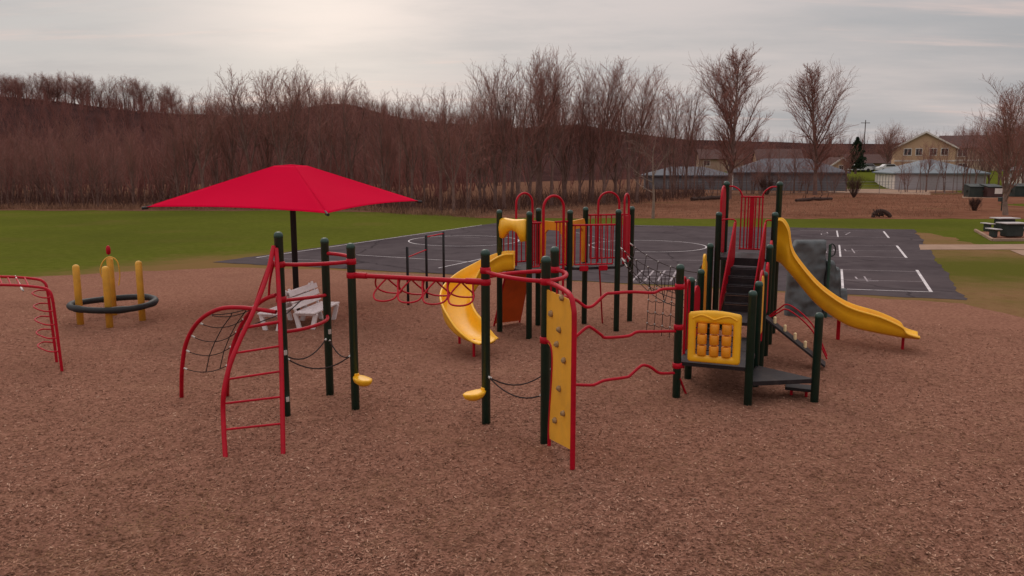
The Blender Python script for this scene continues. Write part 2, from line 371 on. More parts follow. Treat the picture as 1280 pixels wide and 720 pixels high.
# concrete path and picnic pad
sheet('footpath', [g2(1149, 306), g2(1215, 306), g2(1330, 305), g2(1480, 304), g2(1480, 311), g2(1330, 312), g2(1150, 312.5)], 0.016, 'concrete', 0.6, 0.02, 23)
sheet('path_apron', [g2(1262, 313), g2(1420, 312), g2(1420, 345), g2(1300, 328)], 0.020, 'concrete', 0.6, 0.05, 24)
sheet('picnic_bed', [g2(1222, 290), g2(1290, 289), g2(1380, 289), g2(1380, 300), g2(1243, 301)], 0.016, 'mulch', 0.5, 0.03, 25)
kb = MB()
pk = [G(1219, 289), G(1241, 301.5), G(1400, 301.2)]
for a, b in zip(pk, pk[1:]):
    d = b-a; L = d.length; ang = math.atan2(d.y, d.x)
    kb.box((a+b)/2+Vector((0, 0, .06)), (L, .14, .14), ang, .015)
struct(kb.build('picnic_bed_kerb', 'concrete'))

# painted court lines
def stripe(mb, p, q, w, z=0.0165):
    p = Vector(p[:2]); q = Vector(q[:2]); d = (q-p).normalized(); n = Vector((-d.y, d.x))*w/2
    vs = [(*(p-n), z), (*(q-n), z), (*(q+n), z), (*(p+n), z)]; mb.add(vs, [(0, 1, 2, 3)], False)
lm = MB(); fm = MB()
def L(a, b, w=.06, m=None): stripe(m or lm, G(*a), G(*b), w)
def circ(cen, r, a0=0, a1=2*pi, w=.06, m=None, n=56):
    c = G(*cen); zz = 0.0165
    vs = []; fs = []
    for i in range(n+1):
        a = a0+(a1-a0)*i/n
        for rr_ in (r-w/2, r+w/2): vs.append((c.x+rr_*math.cos(a), c.y+rr_*math.sin(a), zz))
    for i in range(n): fs.append((2*i, 2*i+1, 2*i+3, 2*i+2))
    (m or lm).add(vs, [tuple(reversed(f)) for f in fs], False)
L((320, 322.5), (602, 281.5), .07); L((320, 322.5), (440, 327.5), .05, fm); L((445, 319), (600, 328.5), .05)
L((548, 335.5), (618, 320.5), .06); L((596, 327.8), (730, 327), .05, fm)
circ((580, 301), 2.75, 0, 2*pi, .06); circ((809, 307.5), 2.7, 0, 2*pi, .06)
L((640, 306), (735, 308), .05, fm); L((690, 284), (760, 300), .05, fm); L((790, 282), (842, 283), .08, fm); L((650, 282), (790, 283.5), .05, fm)
L((795, 325), (980, 327), .05, fm); L((882, 308.5), (985, 309), .04, fm); L((552, 296), (600, 297.5), .05, fm)
# shuffleboard style boxes at the right
for (ul, yt, ym, yb, ur0, ur1, ud) in ((1030, 337, 350, 362.5, 1146, 1164, 1053), (1010, 306.5, 313.5, 321.5, 1121, 1133, 1050), (1000, 288.5, 292, 296.5, 1104.5, 1111, 1047)):
    L((ul, yt), (ur0, yt+3 if yt > 330 else yt+.6), .05, fm); L((ul, yb-1.5), (ur1, yb+3 if yt > 330 else yb+.8), .06 if yt > 330 else .05, lm if yt > 330 else fm)
    if yt > 300: L((ul, ym), ((ur0+ur1)/2, ym+2.5 if yt > 330 else ym+.7), .045, fm)
    L((ud-1, yt), (ud+.5, yb), .075); L((ur0, yt+1), (ur1, yb+3 if yt > 330 else yb+1.2), .095)
# painted digits (worn): simple strokes
def digit(cx, cy, segs, s=1.0):
    for (x0, y0, x1, y1) in segs: L((cx+x0*s, cy+y0*s*.45), (cx+x1*s, cy+y1*s*.45), .055, fm)
two = [(-6, -6, 6, -6), (6, -6, 8, 0), (8, 0, -6, 1), (-6, 1, -5, 7), (-5, 7, 9, 7)]
four = [(-8, -4, -6, 2), (-6, 2, 10, 2), (2, -5, 6, 8)]
seven = [(-6, -5, 8, -5), (8, -5, -2, 7)]
digit(1078, 348.5, four, 1.1); digit(1092, 350, [(-8, 4, 6, 4)], 1); digit(1037, 314, two, .8); digit(1063, 313.5, four, .9); digit(1030, 292, two, .6); digit(1058, 292, seven, .6)
# hopscotch ladder between the decks
h0, h1, h2, h3 = (790, 352), (803, 338.5), (846, 338.5), (838, 352)
for t in (0, .33, .66, 1):
    L((h0[0]+(h3[0]-h0[0])*t, 352), (h1[0]+(h2[0]-h1[0])*t, 338.5), .07, fm)
for t in (0, .33, .66, 1):
    y = 352-13.5*t; L((h0[0]+(h1[0]-h0[0])*t, y), (h3[0]+(h2[0]-h3[0])*t, y), .06, fm)
struct(lm.build('court_markings', 'line')); struct(fm.build('faded_court_markings', 'faint_line'))

# uneven chip surface: gentle mounds, hollows kicked out round posts, slide ends and ladder feet
HOL = [(-3.42, 11.69, .45), (-3.01, 12.81, .4), (-2.44, 12.05, .5), (-.38, 11.33, .5), (.45, 10.5, .45), (.63, 11.72, .4), (.71, 9.66, .4), (-2.2, 11.8, .6), (-.7, 11.1, .6), (8.4, 16.1, .9), (-.4, 15.2, .9), (4.2, 12.9, 1.2), (5.6, 14.5, .7),
       (2.69, 12.68, .4), (3.75, 12.27, .45), (4.88, 12.47, .45), (-3.2, 10.2, .6), (-2.75, 10.3, .5), (-4.95, 12.4, .5), (-1.6, 11.6, 1.3), (.2, 17.2, .8), (2, 18, 1.2), (-9.6, 19, 1.2), (-7.8, 13.8, .8)]
def ground_h(x, y):
    s = np.sin
    h = .5+.16*s(x*2.1+.7*s(y*1.3))+.16*s(y*2.6+.8*s(x*1.7+1))+.12*s(x*4.7+y*3.1)+.10*s(x*7.9-y*6.3+1.7*s(y*2.2))+.08*s(x*13.1+2*s(y*5.1))*s(y*11.7+2*s(x*4.3))
    h = np.clip(h, .02, 1)*.055
    for (hx, hy, r) in HOL:
        d = np.sqrt((x-hx)**2+(y-hy)**2)/r
        h = h*np.clip(d*1.1-.1, 0, 1)**.7+.016*np.exp(-((d-1.15)/.22)**2)
    fade = np.clip((24-y)/4, 0, 1)*np.clip((y-2.5)/1, 0, 1)*np.clip((19-np.abs(x))/3, 0, 1)
    return h*fade
_gx = np.linspace(-19, 19, 330); _gy = np.linspace(2.5, 24, 240); _X, _Y = np.meshgrid(_gx, _gy)
_Z = .0175+ground_h(_X, _Y); _v = np.stack([_X.ravel(), _Y.ravel(), _Z.ravel()], 1)
_i = (np.arange(239)[:, None]*330+np.arange(329)[None, :]).ravel(); _f = np.stack([_i, _i+1, _i+331, _i+330], 1)
_keep = (_v[_f[:, 0], 1] < 21.5-.32*_v[_f[:, 0], 0]*(_v[_f[:, 0], 0] > 0)) ; _f = _f[_keep]
_o = D.objects.new('wood_chip_mounds', np_mesh('wood_chip_mounds', _v, _f, 'mulch', True)); C.objects.link(_o); struct(_o)
# loose wood chips in the foreground
def chips(name, n, ylo, yhi, seed, smin, smax, mat):
    r = np.random.default_rng(seed)
    Y = ylo+(yhi-ylo)*r.random(n)**2.1; X = (r.random(n)*2-1)*(Y*0.72+0.6)
    ok_ = Y < 21.9-.33*np.maximum(X, 0)+.5*(r.random(n)-.5); X = X[ok_]; Y = Y[ok_]; n = len(X)
    Ln = smin+(smax-smin)*r.random(n)**2; W = Ln*(0.16+0.22*r.random(n))
    th = r.random(n)*2*np.pi; tilt = (r.random(n)-.5)*.7; roll = (r.random(n)-.5)*.8
    dx = np.stack([np.cos(th)*np.cos(tilt), np.sin(th)*np.cos(tilt), np.sin(tilt)], 1)*Ln[:, None]/2
    dy = np.stack([-np.sin(th)*np.cos(roll), np.cos(th)*np.cos(roll), np.sin(roll)], 1)*W[:, None]/2
    zc = 0.017+ground_h(X, Y)+0.010*r.random(n)+np.abs(np.sin(tilt))*Ln/2+np.abs(np.sin(roll))*W/2
    c = np.stack([X, Y, zc], 1)
    up = np.cross(dx, dy); up /= np.linalg.norm(up, axis=1)[:, None]; up *= 0.004
    v = np.stack([c-dx-dy, c+dx-dy, c+dx*.85+dy, c-dx*.8+dy], 1)
    v[:, :, 2] += 0
    f = np.arange(n*4).reshape(n, 4)
    me = np_mesh(name, v.reshape(-1, 3), f, mat)
    o = D.objects.new(name, me); C.objects.link(o); struct(o, 'stuff'); return o
def chipmat():
    m, nt, b = new_mat('loose_chips'); N = nt.nodes
    g = N.new('ShaderNodeNewGeometry'); r = N.new('ShaderNodeValToRGB'); e = r.color_ramp.elements
    e[0].color = (0.040, 0.018, 0.012, 1); e[1].color = (0.55, 0.35, 0.25, 1)
    for p, cc in ((0.25, (0.180, 0.081, 0.053, 1)), (0.6, (0.308, 0.148, 0.101, 1)), (0.92, (0.43, 0.235, 0.163, 1))):
        q = e.new(p); q.color = cc
    lin(nt, g.outputs['Random Per Island'], r.inputs['Fac'])
    tc = N.new('ShaderNodeTexCoord'); col = r.outputs['Color']
    for sc_, lo, hi, cc, am in ((.45, .46, .62, (.25, .132, .072, 1), .6), (3.6, .51, .63, (.110, .049, .033, 1), .75), (1.3, .54, .70, (.42, .235, .145, 1), .40)):
        n = N.new('ShaderNodeTexNoise'); n.inputs['Scale'].default_value = sc_; n.inputs['Detail'].default_value = 7; n.inputs['Roughness'].default_value = .65; lin(nt, tc.outputs['Object'], n.inputs['Vector'])
        mr = N.new('ShaderNodeMapRange'); mr.inputs['From Min'].default_value = lo; mr.inputs['From Max'].default_value = hi; mr.inputs['To Max'].default_value = am; lin(nt, n.outputs['Fac'], mr.inputs['Value'])
        mx = N.new('ShaderNodeMixRGB'); mx.inputs['Color2'].default_value = cc; lin(nt, mr.outputs['Result'], mx.inputs['Fac']); lin(nt, col, mx.inputs['Color1']); col = mx.outputs['Color']
    lin(nt, col, b.inputs['Base Color'])
    b.inputs['Roughness'].default_value = .9; b.inputs['Specular IOR Level'].default_value = .0
    return m
M['chip'] = chipmat()
chips('loose_wood_chips', 480000, 4.6, 24.0, 5, 0.014, 0.050, 'chip')

# ------------------------------------------------------------------ PLAY STRUCTURE
PS = thing('play_structure', 'large red, yellow and dark green playground structure with slides and ladders', 'play structure', (0, 0, 0))
def post(p, h, r=0.064):
    mb = MB(); prof = [(r, -0.05), (r, h-.09), (r+.004, h-.088), (r+.004, h-.055), (r*.96, h-.03), (r*.72, h-.008), (r*.35, h), (0.004, h+.001)]
    mb.lathe((p[0], p[1], 0), prof, 18)
    # clamp bolts
    return mb.build('post', 'green_post', PS)
def tubepart(name, pts, r, mat='red', parent=PS, k=6, smooth=True, n=8):
    return MB().tube(crom(pts, k) if smooth else pts, r, n).build(name, mat, parent)
def collar(mb, p, z, r=0.064):
    mb.lathe((p[0], p[1], z-.045), [(r+.002, 0), (r+.014, .004), (r+.014, .086), (r+.002, .09)], 14)

P = {'P1': ((-3.42, 11.69), 2.82), 'P2': ((-3.01, 12.81), 2.63), 'P3': ((-2.44, 12.05), 2.62), 'P4': ((-.38, 11.33), 2.60), 'P5': ((.45, 10.5), 2.60), 'P6': ((.63, 11.72), 2.60),
     'D1': ((-.28, 17.77), 2.80), 'D2': ((.37, 17.1), 2.80), 'D3': ((.61, 18.45), 2.80), 'D4': ((1.28, 17.68), 2.80), 'D5': ((1.72, 18.74), 2.81), 'D6': ((2.38, 17.92), 2.80), 'D7': ((2.84, 18.99), 2.81)}
EX = Vector((.93, -.367, 0)); EY = Vector((.367, .93, 0)); R0 = Vector((2.69, 12.68, 0))
def RP(e, k, z=0.0): return R0+EX*e+EY*k+Vector((0, 0, z))
W = 1.13; K = 1.15
for nm, e, k, h in (('R1', 0, 0, 2.22), ('R2', W, 0, 1.86), ('R3', W+.98, .575, 1.48), ('R4', 0, K, 1.86), ('R13', W, K, 1.85), ('R5', 0, 2*K, 1.86), ('R12', W, 2*K, 1.87),
                    ('R6', 0, 3*K, 2.24), ('R11', W, 3*K, 2.26), ('R7', 0, 4*K, 2.80), ('R10', W, 4*K, 2.82), ('R8', 0, 5*K, 3.42), ('R9', W, 5*K, 3.42)):
    q = RP(e, k); P[nm] = ((q.x, q.y), h)
for nm, (p, h) in P.items(): post(p, h)
pt = lambda n, z: Vector((*P[n][0], z))

def deck(poly, z, th=.06):
    c = sum((Vector((*p, 0)) for p in poly), Vector())/len(poly)
    mb = MB(); mb.slab([tuple((Vector((*p, 0))-c)*1.0+c)[:2] for p in poly], z-th, z)
    # perforation slots drawn as raised ribs
    return mb.build('deck', 'deck', PS)
def rail_between(a, b, z0, z1, nb=6, inset=.1, r=.017, toploop=None, name='guard_rail', top=True):
    """vertical bar barrier between posts a,b"""
    a = Vector((*a, 0)); b = Vector((*b, 0)); mb = MB(); L_ = (b-a).length
    i0 = inset/L_
    A = lerp(a, b, i0); B = lerp(a, b, 1-i0)
    mb.tube([V3(lerp(a, b, .06), z1), V3(lerp(a, b, .94), z1)], r*1.25, 8)
    mb.tube([V3(A, z0), V3(B, z0)], r*1.1, 8)
    for i in range(nb):
        q = lerp(A, B, i/(nb-1)); mb.tube([V3(q, z0), V3(q, z1)], r*.8, 6)
    return mb.build(name, 'red', PS)
def arch(a, b, z0, z1, r=.022, name='arch_rail'):
    a = Vector((*a[:2], 0)); b = Vector((*b[:2], 0)); w = (b-a).length/2; c = (a+b)/2; d = (b-a).normalized()
    pts = [V3(a, z0), V3(a, z1-w)]
    for i in range(1, 12):
        t = pi*i/12; pts.append(c-d*w*math.cos(t)+Vector((0, 0, z1-w+w*math.sin(t))))
    pts += [V3(b, z1-w), V3(b, z0)]
    return MB().tube(pts, r, 8).build(name, 'red', PS)

# ---- pods P1-P3 and P4-P6: curved top bars and rope triangles
def bowbar(p, q, bulge, r=.03, name='curved_bar', mid=None):
    p = Vector(p); q = Vector(q); d = q-p; n = Vector((-d.y, d.x, 0)).normalized()
    return tubepart(name, [p, lerp(p, q, .22)+n*bulge*.75, lerp(p, q, .5)+n*bulge, lerp(p, q, .78)+n*bulge*.75, q], r)
bowbar(pt('P1', 2.34), pt('P3', 2.34), -.16); bowbar(pt('P2', 2.38), pt('P3', 2.38), .12); bowbar(pt('P1', 1.80), pt('P2', 1.70), -.05, .028)
bowbar(pt('P1', 1.32), pt('P2', 1.36), -.22, .028)
bowbar(pt('P4', 2.30), pt('P5', 2.26), -.17); bowbar(pt('P4', 2.2), pt('P6', 2.24), .14); bowbar(pt('P5', 2.26), pt('P6', 2.26), -.22)
for n_, z in (('P1', 2.34), ('P3', 2.34), ('P3', 2.13), ('P4', 2.3), ('P4', 2.13), ('P5', 2.26), ('P6', 2.26), ('P1', 1.82), ('P5', 1.47), ('R1', 1.86), ('R1', 1.20), ('R1', .56)): cm = MB(); collar(cm, P[n_][0], z); cm.build('post_collar', 'red', PS)
def ropes(name, lines, r=.011, ferr=True):
    mb = MB(); fe = MB()
    for a, b, sag in lines:
        a = Vector(a); b = Vector(b); pts = [lerp(a, b, t)-Vector((0, 0, sag*4*t*(1-t))) for t in [i/10 for i in range(11)]]
        mb.tube(pts, r, 6)
        if ferr:
            for (x, y) in ((0, 1), (10, 9)): fe.tube([lerp(pts[x], pts[y], .15), lerp(pts[x], pts[y], .75)], r*1.6, 6)
    return mb.build2(name, 'rope', fe, 'ferrule', PS)
c3 = (pt('P1', 0)+pt('P2', 0)+pt('P3', 0))/3
ropes('rope_triangle', [(pt('P1', .98), pt('P2', 1.02), .2), (pt('P2', 1.0), pt('P3', .92), .18), (pt('P1', .95), pt('P3', .92), .22)])
ropes('rope_triangle', [(pt('P4', .78), pt('P5', .72), .18), (pt('P4', .76), pt('P6', .8), .22), (pt('P5', .72), pt('P6', .8), .18)])

# ---- overhead beam with loop handles
b0, b1 = pt('P3', 2.13), pt('P4', 2.13)
beam = MB().tube([b0, b1], .036, 12)
d = (b1-b0).normalized()
beam.tube([b0+d*.06, b0+d*.26], .047, 12); beam.tube([b1-d*.30, b1-d*.06], .047, 12)
beam = beam.build('overhead_beam', 'red', PS)
sd = Vector((-d.y, d.x, 0))
for i in range(4):
    c = b0+d*(.52+.40*i)
    for sgn in (1, -1):
        cc = c+d*(.0 if sgn > 0 else .18)
        out = sd*sgn
        base = [(-.10, 0, 0), (-.17, .10, -.10), (-.20, .22, -.20), (-.12, .33, -.27), (.04, .36, -.28), (.16, .30, -.25), (.18, .2, -.18), (.13, .10, -.09), (.09, 0, 0)]
        pts = [cc+d*(x-.0)+out*y+Vector((0, 0, z-.02)) for x, y, z in base]
        MB().tube(crom(pts, 4), .0135, 7).build('hand_loop', 'red', beam)

for n_, z in (('P1', 1.02), ('P2', 1.10), ('P1', .30)):
    v_ = (Vector((0, 0, 0))-pt(n_, 0)).normalized(); v_ = Vector((v_.x*.75+.66, v_.y, 0)).normalized()
    MB().box(pt(n_, z)+v_*.066, (.012, .05, .075), math.atan2(v_.y, v_.x), .002).build('sticker', 'ferrule', PS)
# ---- yellow foot pods
def pod(p, direction, z, s=1.0):
    dv = Vector(direction).normalized(); n = Vector((-dv.y, dv.x, 0)); c = Vector((*p, z))+dv*.05
    out = [(-.02, .06), (.04, .11), (.14, .125), (.24, .10), (.31, .04), (.325, 0)]
    ring = out+[(x, -y) for x, y in reversed(out[:-1])]
    mb = MB(); vs = []; N_ = len(ring)
    lay = [(.5, -.085), (.85, -.05), (1.0, .0), (.98, .018), (.88, .026), (.5, .026)]
    for (sc, dz) in lay:
        for x, y in ring:
            X = .14+(x-.14)*sc; vs.append(c+dv*X*s+n*y*sc*s+Vector((0, 0, dz+.05*max(0, .1-x)*4)))
    fs = []
    for l in range(len(lay)-1):
        for i in range(N_):
            j = (i+1) % N_; fs.append((l*N_+j, l*N_+i, l*N_+N_+i, l*N_+N_+j))
    fs.append(tuple(range((len(lay)-1)*N_, len(lay)*N_))[::-1]); fs.append(tuple(range(N_)))
    mb.add(vs, fs, True); mb.box(c+Vector((0, 0, .03)), (.04, .09, .12), math.atan2(dv.y, dv.x), .015)
    return mb.build('foot_step', 'yellow', PS)
pod(P['P3'][0], (.75, -.6, 0), .52, 1.0); pod(P['P4'][0], (-.86, -.5, 0), .50, 1.0)

# ---- twisted ladder and arch net climber at P1
LF, RF = G(282, 577), G(354, 570)
lad = thing('arch_ladder', '', '', (0, 0, 0)); lad.parent = PS
for k_ in ('label', 'category'): del lad[k_]
rr_pts = [RF, lerp(RF, pt('P1', 2.55), .45)+Vector((.03, -.10, .04)), lerp(RF, pt('P1', 2.6), .8)+Vector((.0, -.06, 0)), pt('P1', 2.58)+Vector((-.02, -.075, 0))]
rr_pts = crom(rr_pts, 10)
lr_pts = crom([LF, AT(279, 520, 10.15), AT(280, 489, 10.2), AT(287, 458, 10.33), AT(299, 427, 10.55), AT(316, 391, 10.85), AT(333, 347, 11.3), AT(342, 308, 11.62)], 6)
MB().tube(rr_pts, .033, 10).build('rail', 'red', lad); MB().tube(lr_pts, .033, 10).build('rail', 'red', lad)
def atz(pts, z):
    for a, b in zip(pts, pts[1:]):
        if (a.z-z)*(b.z-z) <= 0 and abs(b.z-a.z) > 1e-6: return lerp(a, b, (z-a.z)/(b.z-a.z))
    return pts[-1]
for z in (.36, .68, .99, 1.30, 1.60):
    MB().tube([atz(lr_pts, z), atz(rr_pts, z+.02)], .016 if z < 1.5 else .024, 8).build('rung', 'red', lad)
net = thing('net_arch', '', '', (0, 0, 0)); net.parent = PS
for k_ in ('label', 'category'): del net[k_]
A0 = G(227, 500)
arA = crom([A0, AT(227.5, 462, 12.32), AT(233, 428, 12.25), AT(248, 402, 12.15), AT(272, 387, 12.0), AT(302, 384.5, 11.88), AT(345, 390, 11.72)], 6)
B0 = G(284, 497)
arB = crom([B0, AT(285, 468, 12.3), AT(290, 437, 12.3), AT(302, 406, 12.25), AT(318, 384, 12.1), AT(333, 373, 11.9), AT(345, 369, 11.76)], 6)
MB().tube(arA, .033, 10).build('rail', 'red', net); MB().tube(arB, .033, 10).build('rail', 'red', net)
tubepart('rail', [AT(318, 384, 12.05), AT(326, 360, 11.95), AT(335, 335, 11.85), AT(343, 312, 11.74)], .024, 'red', net)
tubepart('rail', [AT(336, 371, 11.85), AT(337.5, 350, 11.8), AT(343, 326, 11.74)], .018, 'red', net)
rp = MB(); fe = MB()
for z, sg in ((.62, .10), (.92, .13), (1.17, .15), (1.38, .12), (1.55, .08), (1.68, .05)):
    a = atz(arA[:22], z); b = atz(arB[:26], z+.06)
    pts = [lerp(a, b, t/8)-Vector((0, 0, sg*4*(t/8)*(1-t/8))) for t in range(9)]
    rp.tube(pts, .007, 6); fe.tube([pts[0], lerp(pts[0], pts[1], .8)], .016, 6); fe.tube([pts[-1], lerp(pts[-1], pts[-2], .5)], .018, 6)
for t in (.5, .8):
    ln = []
    for z, sg in ((.62, .10), (.92, .13), (1.17, .15), (1.38, .12), (1.55, .08), (1.68, .05)):
        a = atz(arA[:22], z); b = atz(arB[:26], z+.06); ln.append(lerp(a, b, t)-Vector((0, 0, sg*4*t*(1-t))))
    rp.tube(ln, .008, 6)
q = pt('P2', 1.72)
rp.tube([AT(300, 412, 12.1), lerp(AT(318, 407, 12.0), q, .3), AT(352, 398, 12.4), AT(378, 374, 12.6)], .009, 6)
rp.build2('rope_net', 'rope', fe, 'ferrule', net)

# ---- yellow climbing wall at P5
O5 = pt('P5', 0); T5 = G(715.5, 590); pd = (T5-O5).normalized(); pn = Vector((-pd.y, pd.x, 0)); PWid = (T5-O5).length
def pp(x, z): return O5+pd*x+Vector((0, 0, z))
wall = MB()
outl = [(.07, 2.16), (PWid-.22, 2.16), (PWid-.08, 2.10), (PWid-.03, 1.98), (PWid-.03, .28), (.22, .16), (.19, .30), (.23, .75), (.28, 1.15), (.28, 1.32), (.22, 1.42), (.07, 1.46)]
outl = [(x, z) for x, z in outl]
wall.plate([pp(x, z) for x, z in outl], pn, .022)
wall = wall.build('climbing_wall', 'board', PS)
MB().tube(crom([pp(.05, 2.26), pp(.45, 2.26), pp(PWid-.16, 2.22), pp(PWid-.03, 2.08), pp(PWid, 1.9), pp(PWid, 1.2), pp(PWid, .6), pp(PWid, -.05)], 6), .033, 10).build('frame_tube', 'red', wall)
MB().tube(crom([pp(.05, 1.47), pp(.17, 1.47), pp(.26, 1.42), pp(.30, 1.28), pp(.28, 1.0), pp(.22, .62), pp(.18, .3), pp(.17, -.05)], 6), .024, 10).build('frame_tube', 'red', wall)
br = MB()
for x in (.2, .42, .62): br.tube([pp(x, 2.25), pp(x, 2.12)], .012, 6)
br.tube([pp(.10, 2.06), pp(.35, 2.045), pp(PWid-.1, 2.06)], .007, 5)
br.build('hanger', 'red', wall)
for (u, v) in ((704.5, 372), (691, 392), (701, 412), (707, 450.5), (701, 485.5), (706, 516.5), (696, 525.5), (698, 430)):
    # intersect view ray with the wall plane to find the hold centre
    dr = Vector(ray(u, v)); o = Vector((0, 0, CAMH)); t = (O5-o).dot(pn)/dr.dot(pn); h = o+dr*t
    nn = -pn if dr.dot(pn) > 0 else pn
    mb = MB(); n = 10; prof = [(.040, 0), (.043, .014), (.036, .032), (.021, .044), (.005, .047)]
    mb.lathe(h+nn*.01, prof, n, nn)
    rr = random.Random(u); s = [(1+rr.uniform(-.18, .18)) for _ in range(len(mb.v))]
    cen = h+nn*.01
    mb.v = [tuple(cen+(Vector(p)-cen)*s[i]) for i, p in enumerate(mb.v)]
    mb.build('hand_hold', 'hold', wall)

# ---- wavy balance bars P6 -> R1
def wavy(pts, Yo=None):
    a = pt('P6', 0); b = pt('R1', 0)
    out = []
    for (u, v) in pts:
        # point on vertical plane through P6-R1
        dr = Vector(ray(u, v)); n = Vector((-(b-a).y, (b-a).x, 0)); t = (a-Vector((0, 0, CAMH))).dot(n)/dr.dot(n); out.append(Vector((0, 0, CAMH))+dr*t)
    MB().tube(crom(out, 4), .024, 10).build('wavy_bar', 'red', PS)
wavy([(690, 374), (705, 371), (720, 375), (731, 383), (738, 383.5), (744, 380), (757, 368), (765, 366.5), (790, 365), (815, 366), (821, 364.5), (828, 361.5), (845, 360.5)])
wavy([(690, 436), (708, 430), (720, 420.5), (733, 409.5), (739, 409.5), (752, 419), (757, 422), (785, 420), (796, 415), (815, 414.5), (845, 414)])
wavy([(690, 479), (712, 480.5), (738, 481.5), (745, 480), (756, 475.5), (783, 471.5), (789, 468), (801, 457.5), (808, 457), (815, 460), (825, 466.5), (845, 466)])

# ---- far deck group
dA = [P[n][0] for n in ('D1', 'D2', 'D4', 'D3')]; dB = [P[n][0] for n in ('D4', 'D6', 'D7', 'D5')]
zA = 1.52; deck(dA, zA); deck(dB, zA)
dm = lambda a, b, t: tuple(lerp(Vector((*P[a][0], 0)), Vector((*P[b][0], 0)), t)[:2])
# deck B guard rails
rail_between(P['D4'][0], P['D6'][0], zA+.06, 2.46, 8, .12); rail_between(P['D5'][0], P['D7'][0], zA+.08, 2.62, 8, .12)
arch(dm('D5', 'D7', .27), dm('D5', 'D7', .72), zA, 3.15, .026)
arch(dm('D6', 'D7', .42), dm('D6', 'D7', .75), zA, 3.12, .026)
mb = MB(); a, b = Vector((*dm('D6', 'D7', .5), 0)), Vector((*dm('D6', 'D7', .86), 0))
mb.plate([V3(a, zA+.1), V3(b, zA+.1), V3(b, 2.62), V3(a, 2.62)], (b-a).cross(Vector((0, 0, 1))), .03); mb.build('side_panel', 'red_panel', PS)
for t in (.22, .62): MB().box(Vector((*dm('D4', 'D6', t), zA-.02))+Vector((.08, -.05, 0)), (.2, .05, .12), math.atan2(.24, 1.1), .01).build('rail_bracket', 'red', PS)
tubepart('support_pole', [V3(dm('D4', 'D6', .62), zA), G(753, 405)], .018, smooth=False)
# yellow doorway panel D4-D5
def doorframe(a, b, z0, z1, w0, legw, mat, name):
    a = Vector((*a, 0)); b = Vector((*b, 0)); d_ = (b-a).normalized(); L_ = (b-a).length; n = Vector((-d_.y, d_.x, 0))
    x0, x1 = .09, L_-.09
    out = [(x0, z0), (x0, z1-.1), (x0+.08, z1), (x1-.08, z1), (x1, z1-.1), (x1, z0), (x1-legw, z0), (x1-legw-.03, z1-w0-.08), (x1-legw-.12, z1-w0), (x0+legw+.12, z1-w0), (x0+legw+.03, z1-w0-.08), (x0+legw, z0)]
    top = lambda x, z: a+d_*x+Vector((0, 0, z))
    mb = MB()
    for quad in ((0, 1, 10, 11), (1, 2, 9, 10), (2, 3, 8, 9), (3, 4, 7, 8), (4, 5, 6, 7)):
        mb.plate([top(*out[i]) for i in quad], n, .05)
    return mb.build(name, mat, PS)
doorframe(P['D4'][0], P['D5'][0], zA+.02, 2.55, .20, .13, 'orange', 'doorway_panel')
doorframe(P['D3'][0], P['D4'][0], zA+.02, 2.52, .20, .12, 'orange', 'doorway_panel')
# deck A: entry rail and loops on the front right side (D2-D4)
rail_between(dm('D2', 'D4', .02), dm('D2', 'D4', .30), zA+.08, 2.55, 4, .06)
arch(dm('D2', 'D4', .34), dm('D2', 'D4', .84), zA-.02, 3.12, .030)
rail_between(dm('D2', 'D4', .60), dm('D2', 'D4', .98), zA+.08, 2.55, 4, .07)
tubepart('climbing_pole', [V3(dm('D2', 'D4', .84), zA), V3(dm('D2', 'D4', .84), .9), V3(dm('D2', 'D4', .86), -.05)], .028)
# back left side (D1-D3): rails, arch, burnt orange ramp board
rail_between(P['D1'][0], P['D3'][0], zA+.08, 2.50, 8, .12)
arch(dm('D1', 'D3', .42), dm('D1', 'D3', .84), zA, 3.15, .026)
rb0, rb1 = V3(dm('D1', 'D3', .2), zA-.02), V3(dm('D1', 'D3', .8), zA-.02)
e0, e1 = G(617, 409)+Vector((0, 0, .0)), G(649, 405)+Vector((0, 0, .0))
rmp = MB().plate([rb0, rb1, lerp(rb1, e1, .93), lerp(rb0, e0, .93)], (rb1-rb0).cross(e0-rb0), .04).build('climbing_ramp', 'redorange', PS)
for a, b in ((rb0, e0), (rb1, e1)): MB().tube([a, b], .022, 8).build('ramp_rail', 'red', rmp)
# yellow canopy hood above spiral slide entry (D1-D2)
a, b = pt('D1', 0), pt('D2', 0); hood = MB(); nn = Vector((-.72, -.69, 0))
xs = [.07, .18, .32, .5, .66, .8, .93]; zt = [2.62, 2.63, 2.62, 2.61, 2.62, 2.63, 2.62]; zb = [2.20, 2.18, 2.33, 2.38, 2.33, 2.14, 2.16]; bul = [.07, .09, .08, .08, .08, .09, .07]
vs = []
for i, x in enumerate(xs):
    p = lerp(a, b, x)
    vs += [V3(p, zt[i]), V3(p+nn*bul[i]*.8, zt[i]-.04), V3(p+nn*bul[i]*1.3, (zt[i]+zb[i])/2), V3(p+nn*bul[i]*.9, zb[i]), V3(p-nn*.03, zb[i]+.01), V3(p-nn*.03, zt[i])]
fs = []
for i in range(len(xs)-1):
    for k in range(6):
        l = (k+1) % 6; fs.append((i*6+k, i*6+l, i*6+6+l, i*6+6+k))
fs += [tuple(range(5, -1, -1)), tuple(range(36, 42))]
hood.add(vs, fs, True); hood.build('slide_hood', 'yellow', PS)

